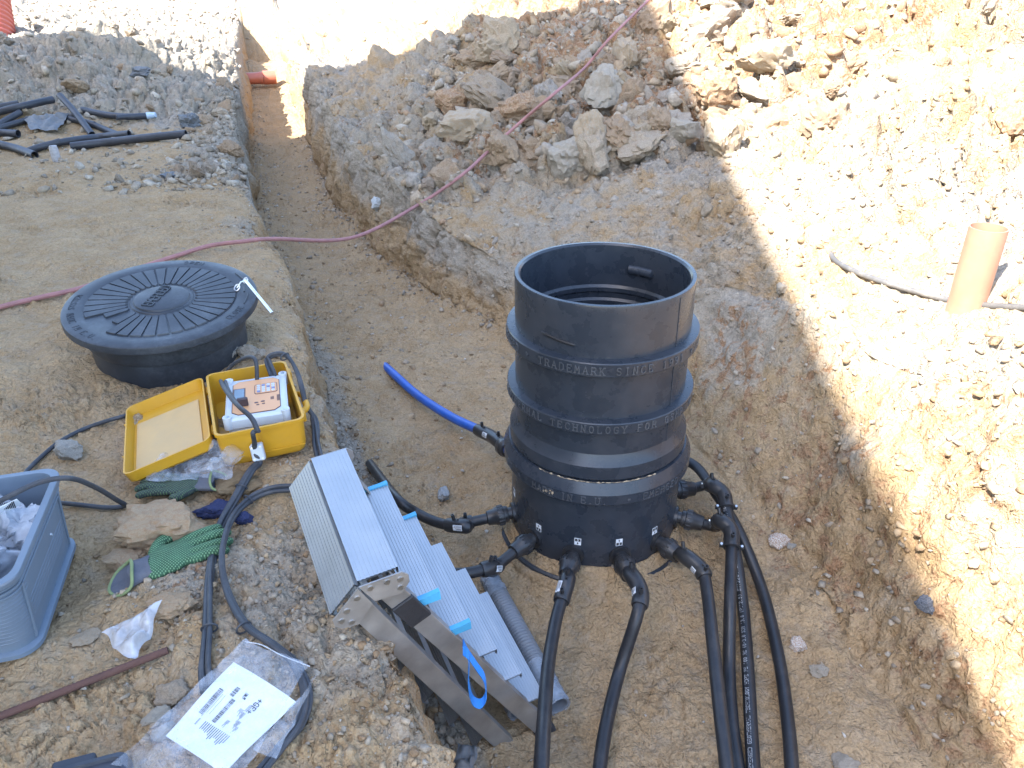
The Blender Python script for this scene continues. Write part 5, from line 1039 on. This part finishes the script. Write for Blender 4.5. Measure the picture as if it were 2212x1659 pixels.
# ------------------------------------------------------------------ ropes, rods and loose pipes
def lump(name, label, cat, px, py, wpx, hpx, mat, seed, ang=.5, rough=1., group=None, flat=.7, sink=.35, rotz=0., sub=4, proj=None):
    p = G(px, py); dep = float((p-EYE)@CF); a = wpx*dep/FPX/2; b = hpx*dep/FPX/2
    me = clod_mesh(name, seed, sub, (1, .9, 1), rough, ang, mat, 30); o = bpy.data.objects.new(name, me); col.objects.link(o)
    o.scale = (a, max(a, b)*.95 if hpx >= wpx else a*.85, b*flat*1.15); o.rotation_euler = (0, 0, rotz); o.location = (p+np.array([0, 0, b*flat*(1-sink)])).tolist()
    return tag(o, label, cat, group)
PINK = plain('pink_rope', (.36, .17, .16), .75, bumpy=.8, dust=.4, dustc=(.30, .20, .16), dscale=20)
ru = lambda px, py, dz: G(px, py, dz)
L0, L1 = G(590, 537, .05), G(905, 459, .05); span = [L0*(1-s)+L1*s-np.array([0, 0, .09*math.sin(math.pi*s)]) for s in (.33, .66)]
rp = [ru(-60, 690, .012), ru(0, 670, .012), ru(90, 648, .012), ru(180, 627, .012), ru(300, 585, .012), ru(400, 553, .014), ru(460, 543, .03), ru(530, 541, .045), L0, G(760, 516, .0), L1, ru(1000, 408, .09), ru(1060, 372, .15), ru(1130, 325, .20), ru(1200, 268, .20), ru(1260, 208, .20), ru(1310, 150, .20), ru(1365, 85, .18), ru(1420, 18, .14), ru(1440, -8, .14)]
rp[9] = aty(762, 513, .5*(L0[1]+L1[1])); c = crom(rp, 10)
tag(obj('rope', MB().tube(c, .0105, 8), PINK, loc=rp[1]), 'dusty pink rope stretched from the left bank over the trench and rubble mound', 'rope')
RUST = plain('rusty_steel', (.115, .055, .042), .85, bumpy=.9, dust=.3, dustc=(.25, .13, .08))
q0, q1 = G(-60, 1582, .012), G(366, 1415, .014); n = 90; s = np.linspace(0, 1, n)
tag(obj('reinforcing_bar', MB().tube(q0+(q1-q0)*s[:, None], .0072+.0011*(np.arange(n) % 2), 10), RUST, loc=q0), 'rusty brown reinforcing bar lying on the soil at the lower left', 'steel bar')
BP = plain('weathered_black_pipe', (.030, .033, .042), .45, dust=.4, dustc=(.12, .12, .13), dscale=8)
def offcut(label, pts, r=.025, dz=.02, mat=None):
    P = [G(x, y, dz+(z or 0)) for x, y, z in pts]; t = obj('pipe_offcut', MB().tube(crom(P, 8), r, 16, inner=.82), mat or BP, loc=P[-1]); return tag(t, label, 'pipe', 'black pipe offcuts on the left bank')
offcut('black pipe end at the left edge above the other offcuts', [(-60, 258, .05), (0, 250, .05), (46, 242, .05)])
offcut('thick black pipe offcut pointing right, topmost of the heap', [(-70, 281, .03), (0, 262, .05), (60, 250, .06), (120, 236, .06)], .030)
offcut('short black pipe offcut sloping up under the thick pipe', [(-40, 300, .0), (0, 281, .02), (48, 256, .03)], .026)
offcut('long black pipe offcut running behind the grey scrap of membrane', [(-30, 292, .0), (60, 268, .01), (120, 264, .01), (173, 260, .02)], .024)
offcut('stubby black pipe offcut at the left edge facing the camera', [(-50, 294, .01), (0, 295, .01), (42, 297, .01)], .030)
offcut('pale lit black pipe offcut lying across the others with its open end in front', [(138, 238, .10), (168, 266, .07), (200, 296, .0)], .027)
t8 = offcut('curved black pipe offcut with a bluish taped end, on its own to the right', [(180, 245, .01), (232, 256, .01), (280, 260, .01), (320, 258, .01)], .026)
e = G(320, 258, .03); e2 = G(338, 256, .03); obj('tape_wrap', MB().tube([e, (e+e2)/2, e2], [.030, .027, .021], 12), plain('pale_blue_tape', (.42, .52, .62), .5, bumpy=.6), t8)
offcut('black pipe offcut half hidden under the crossing pipe', [(150, 262, .0), (190, 273, .01), (225, 284, .0), (257, 297, .0)], .026)
offcut('bent black pipe offcut behind the longest straight one', [(60, 333, .0), (105, 322, .01), (156, 312, .01), (215, 304, .01), (281, 297, .01)], .027)
offcut('longest straight black pipe offcut in front of the heap', [(156, 325, .01), (240, 315, .01), (320, 306, .01), (404, 298, .01)], .030)
offcut('curved black pipe offcut at the left edge nearest the sand', [(-40, 313, .01), (0, 320, .01), (40, 330, .01), (77, 341, .0)], .030)
ORP = plain('terracotta_pipe_plastic', (.40, .19, .12), .4, var=.08, dust=.2, dustc=(.5, .4, .3)); ORR = plain('orange_red_pipe_plastic', (.42, .125, .075), .4, var=.1, dust=.15)
pb = G(2088, 655); pt_ = aty(2133, 492, pb[1]); pt_ = np.array([pb[0]+.002, pb[1]+.004, pt_[2]])
tag(obj('standing_pipe', MB().tube([pb-np.array([0, 0, .12]), pt_], .056, 40, inner=.93), ORP, loc=pb), 'terracotta drain pipe standing upright on the sunlit right bank', 'pipe')
q = [G(1795, 545, -.005), G(1806, 566, .003), G(1850, 590, .004), G(1910, 613, .006), G(1980, 634, .006), G(2060, 654, .006), G(2140, 664, .006), G(2240, 670, .006)]
tag(obj('buried_hose', MB().tube(crom(q, 10), .0105, 12), plain('grey_hose', (.10, .095, .09), .6, dust=.8, dustc=(.4, .34, .27)), loc=q[0]), 'half buried grey hose on the right bank beside the standing pipe', 'hose')
a, b = aty(500, 208, 12.9), aty(600, 196, 13.15); a[2] = b[2] = zg((a[0]+b[0])/2, 12.9)+.10
tag(obj('drain_pipe', MB().tube([a, a+(b-a)*.72, a+(b-a)*.74, b], [.088, .088, .104, .104], 32, inner=.9), ORR, loc=a), 'orange red drain pipe lying across the far end of the trench', 'pipe')
# red ribbed pipe at the upper left corner
c0, c1 = aty(-14, 118, 9.9), aty(-52, -110, 10.6); s = np.linspace(0, 1, 260); L_ = np.linalg.norm(c1-c0)
tag(obj('ribbed_pipe', MB().tube(c0+(c1-c0)*s[:, None], .26+.011*np.sin(s*L_/.062*2*math.pi), 40, inner=.9), plain('red_ribbed_plastic', (.40, .10, .075), .5, var=.1), loc=c0), 'red ribbed pipe standing at the upper left corner', 'pipe')

# ------------------------------------------------------------------ single stones and scraps
GREYR = rock_mat('grey_stone', (.36, .315, .25), (.31, .26, .20), (.48, .44, .38)); GREYB = rock_mat('dull_grey_stone', (.31, .285, .245), (.36, .33, .28)); TAN = rock_mat('tan_clay', (.38, .285, .185), (.36, .30, .225), (.30, .18, .10)); WHR = rock_mat('white_rusty_stone', (.62, .57, .50), (.36, .20, .12)); DKR = rock_mat('dark_flint', (.10, .105, .12), (.2, .21, .23), (.6, .6, .6)); RUSTY = rock_mat('rusty_clay', (.31, .19, .11), (.38, .27, .17)); CLAYP = rock_mat('ochre_clay', (.40, .295, .185), (.35, .225, .13), (.52, .45, .36)); GRAN = rock_mat('speckled_granite', (.36, .37, .37), None, (.16, .16, .16))
lump('stone', 'large grey stone propped against the right side of the black lid', 'stone', 490, 775, 58, 58, GREYB, 201, .8)
lump('stone', 'tan grey lump between the large grey stone and the trench edge', 'stone', 538, 770, 46, 44, GREYR, 202, .6)
lump('stone', 'small pale round stone behind the yellow case', 'stone', 562, 772, 34, 30, GREYR, 203, .2)
lump('stone', 'flat grey stone right of the small round one by the trench edge', 'stone', 590, 768, 44, 30, TAN, 212, .5)
lump('stone', 'grey stone lying on the cable left of the yellow case', 'stone', 150, 985, 56, 62, GREYB, 204, .5)
lump('stone', 'flat tan stone flake beside the grey crate', 'stone', 186, 1380, 58, 30, TAN, 205, .4, flat=.5, rotz=.5)
lump('stone', 'oval pale grey stone left of the paper sheet, upper of two', 'stone', 340, 1553, 54, 36, GREYR, 206, .4, rotz=.5)
lump('stone', 'long grey stone touching the film, lower of two', 'stone', 357, 1585, 52, 40, GREYR, 207, .5, rotz=.8)
lump('stone', 'tan earth block behind the two grey stones by the paper sheet', 'earth clod', 378, 1508, 78, 58, rock_mat('earth_block', (.30, .235, .17), (.36, .29, .21)), 208, .5)
lump('clay_block', 'big ochre clay block between the plastic bag and the green glove', 'clay block', 345, 1150, 180, 150, CLAYP, 209, .3, 1.25, flat=.45, sink=.5)
lump('clay_block', 'round pale clay cake below the glove cuff', 'clay block', 368, 1312, 92, 76, CLAYP, 210, .4, 1.1, flat=.4, sink=.5)
lump('clay_block', 'tan clay lump beside the grey crate corner', 'clay block', 275, 1215, 86, 70, CLAYP, 231, .3, 1.2, flat=.38, sink=.5)
lump('clay_block', 'grey dirt lump between the case front and the cables', 'clay block', 505, 1052, 110, 70, SOIL, 211, .4, 1.4, flat=.4, sink=.5)
lump('stone', 'speckled grey stone on the pit floor above the left pipe elbow', 'stone', 958, 1075, 30, 46, GRAN, 220, .9)
lump('stone', 'white and rust stone on the pit floor right of the pipes', 'stone', 1722, 1397, 42, 36, WHR, 221, .9)
lump('stone', 'pale oval pebble below the white and rust stone', 'stone', 1768, 1453, 38, 28, GREYR, 222, .2)
lump('stone', 'pale slab stone at the lower edge right of the pipes', 'stone', 1825, 1652, 60, 30, GREYR, 223, .9)
lump('stone', 'dark shiny flint shard at the foot of the right bank', 'stone', 1998, 1315, 42, 46, DKR, 224, 1.)
lump('stone', 'rust coloured stone with white crust beside the bowed pipe', 'stone', 1678, 1178, 52, 38, WHR, 225, .4)
lump('stone', 'small grey pebble touching the rust coloured stone', 'stone', 1709, 1182, 20, 16, GREYB, 226, .2)
lump('stone', 'white stone stuck in the edge of the right trench wall', 'stone', 817, 450, 26, 42, rock_mat('white_stone', (.52, .52, .5)), 227, .8)
lump('stone', 'pale block stone on the shaded bank near the shadow edge', 'stone', 1690, 632, 34, 36, GREYR, 228, .7)
lump('boulder', 'large grey slab boulder standing high on the shaded mound under the rope', 'boulder', 1305, 225, 96, 110, GREYR, 240, .6, 1.05, flat=.85)
lump('boulder', 'grey crusted boulder at the foot of the mound beside the rope', 'boulder', 1225, 365, 92, 86, GREYR, 241, .6, 1.05, flat=.85)
lump('boulder', 'split ochre clay boulder in the middle of the shaded mound', 'boulder', 1020, 290, 150, 90, TAN, 242, .6, 1.05, flat=.7)
lump('boulder', 'tan clay slab between the two grey boulders on the mound', 'boulder', 1270, 310, 66, 96, TAN, 243, .6, 1.05, flat=.8)
lump('boulder', 'rusty clay boulder behind the split ochre one', 'boulder', 985, 235, 90, 60, RUSTY, 244, .6, 1.05, flat=.8)
lump('boulder', 'grey boulder right of the mound near the shadow edge', 'boulder', 1480, 300, 76, 60, GREYR, 245, .6, 1.05, flat=.85)
lump('boulder', 'upright tan clay slab near the top of the shaded mound', 'boulder', 1345, 150, 50, 90, TAN, 246, .6, 1.05, flat=.9)
lump('boulder', 'flat grey stone at the left end of the mound by the trench', 'boulder', 985, 100, 40, 34, GREYR, 247, .5, 1.5)
lump('boulder', 'broken rusty clay boulder at the mound centre under the rope', 'boulder', 1120, 250, 96, 64, RUSTY, 248, .6, 1.05, flat=.8)
lump('boulder', 'brown clay boulder lit by the sun right of the shadow edge', 'boulder', 1545, 215, 100, 84, RUSTY, 249, .6, 1.05, flat=.9)
lump('boulder', 'ochre clay boulder half in shade at the shadow edge', 'boulder', 1560, 330, 80, 100, TAN, 250, .6, 1.05, flat=.9)
lump('boulder', 'large sunlit clay boulder high on the right bank', 'boulder', 1650, 150, 120, 84, TAN, 251, .6, 1.05, flat=.9)
lump('boulder', 'rusty boulder at the right edge of the photograph', 'boulder', 2185, 290, 80, 80, RUSTY, 252, .6, 1.05, flat=.9)
NAVY = plain('navy_cloth', (.022, .035, .115), .85, bumpy=.7, dust=.3)
lump('cloth', 'crumpled navy blue cloth lying under the cables', 'cloth', 470, 1108, 76, 44, NAVY, 260, .9, 1.4, flat=.6)
lump('cloth', 'small navy blue cloth bundle right of the cables', 'cloth', 527, 1126, 38, 34, NAVY, 261, .3, 1.2, flat=.7)
DARKF = plain('grey_membrane', (.13, .14, .15), .6, dust=.5, bumpy=.5)
for lab, c4, sd in (('grey torn membrane scrap draped over the pipe offcuts', ((55, 262), (150, 255), (130, 292), (70, 290)), 51), ('grey plastic rag on the pit floor below the ladder', ((985, 1625), (1030, 1640), (1020, 1690), (985, 1690)), 54)):
    P4 = [G(*p, .02) for p in c4]; tag(obj('membrane_scrap', sheet(P4, 30, 24, .05 if sd < 54 else .03, 9 if sd < 54 else 22, sd, .01), DARKF, smooth=60, loc=P4[0]), lab, 'scrap', 'membrane scraps')
lump('membrane_scrap', 'crumpled dark membrane scrap on the rubble right of the taped pipe', 'scrap', 412, 275, 40, 44, DARKF, 271, .9, 1.8, 'membrane scraps', flat=.8)
lump('membrane_scrap', 'small dark membrane scrap in front of the left rubble mound', 'scrap', 300, 160, 50, 22, DARKF, 272, .9, 1.8, 'membrane scraps', flat=.7)
lump('membrane_scrap', 'dark torn membrane edge sticking out of the left rubble', 'scrap', 368, 385, 34, 22, DARKF, 273, .9, 1.8, 'membrane scraps', flat=.7)
tag(obj('plastic_stub', MB().lathe([(.0, .12), (.025, .118), (.03, .10), (.032, .0), (.034, -.03)], G(124, 350), 16), film_mat('cloudy_bottle', (.45, .44, .45), .6), loc=G(124, 350)), 'small cloudy plastic stub sticking out of the sand', 'plastic stub')
tag(obj('plastic_shard', MB().add([G(413, 806, .012), G(428, 797, .02), G(434, 800, .016), G(428, 808, .008)], [(0, 1, 2, 3)]), WHITE, None, None, loc=G(420, 803)), 'tiny white plastic shard between lid and yellow case', 'scrap')
# black tool case at the lower edge
k = thing('tool_case', G(210, 1690), 'corner of a dark plastic tool case at the lower edge', 'tool case'); kc = G(205, 1702, .03); KM = plain('dark_blue_black_plastic', (.03, .035, .05), .4, dust=.2)
ka = nrm(G(262, 1645)-G(165, 1668)); ka[2] = 0; ka = nrm(ka); kb = np.array([-ka[1], ka[0], 0]); KF = frame(ka, kb, np.array([0, 0, 1.]))
obj('case_shell', loops(MB(), kc-np.array([0, 0, .03])-kb*.06, KF, [(.13, .16, .02, 0), (.136, .166, .022, .03), (.130, .160, .022, .05), (.112, .142, .02, .052), (.108, .138, .02, .046)]), KM, k, 30); obj('grip_edge', MB().box(kc+KF@np.array([-.03, .03, -.005]), (.07, .03, .03), KF, .004), KM, k, None)
print('all', time.time()-T0)
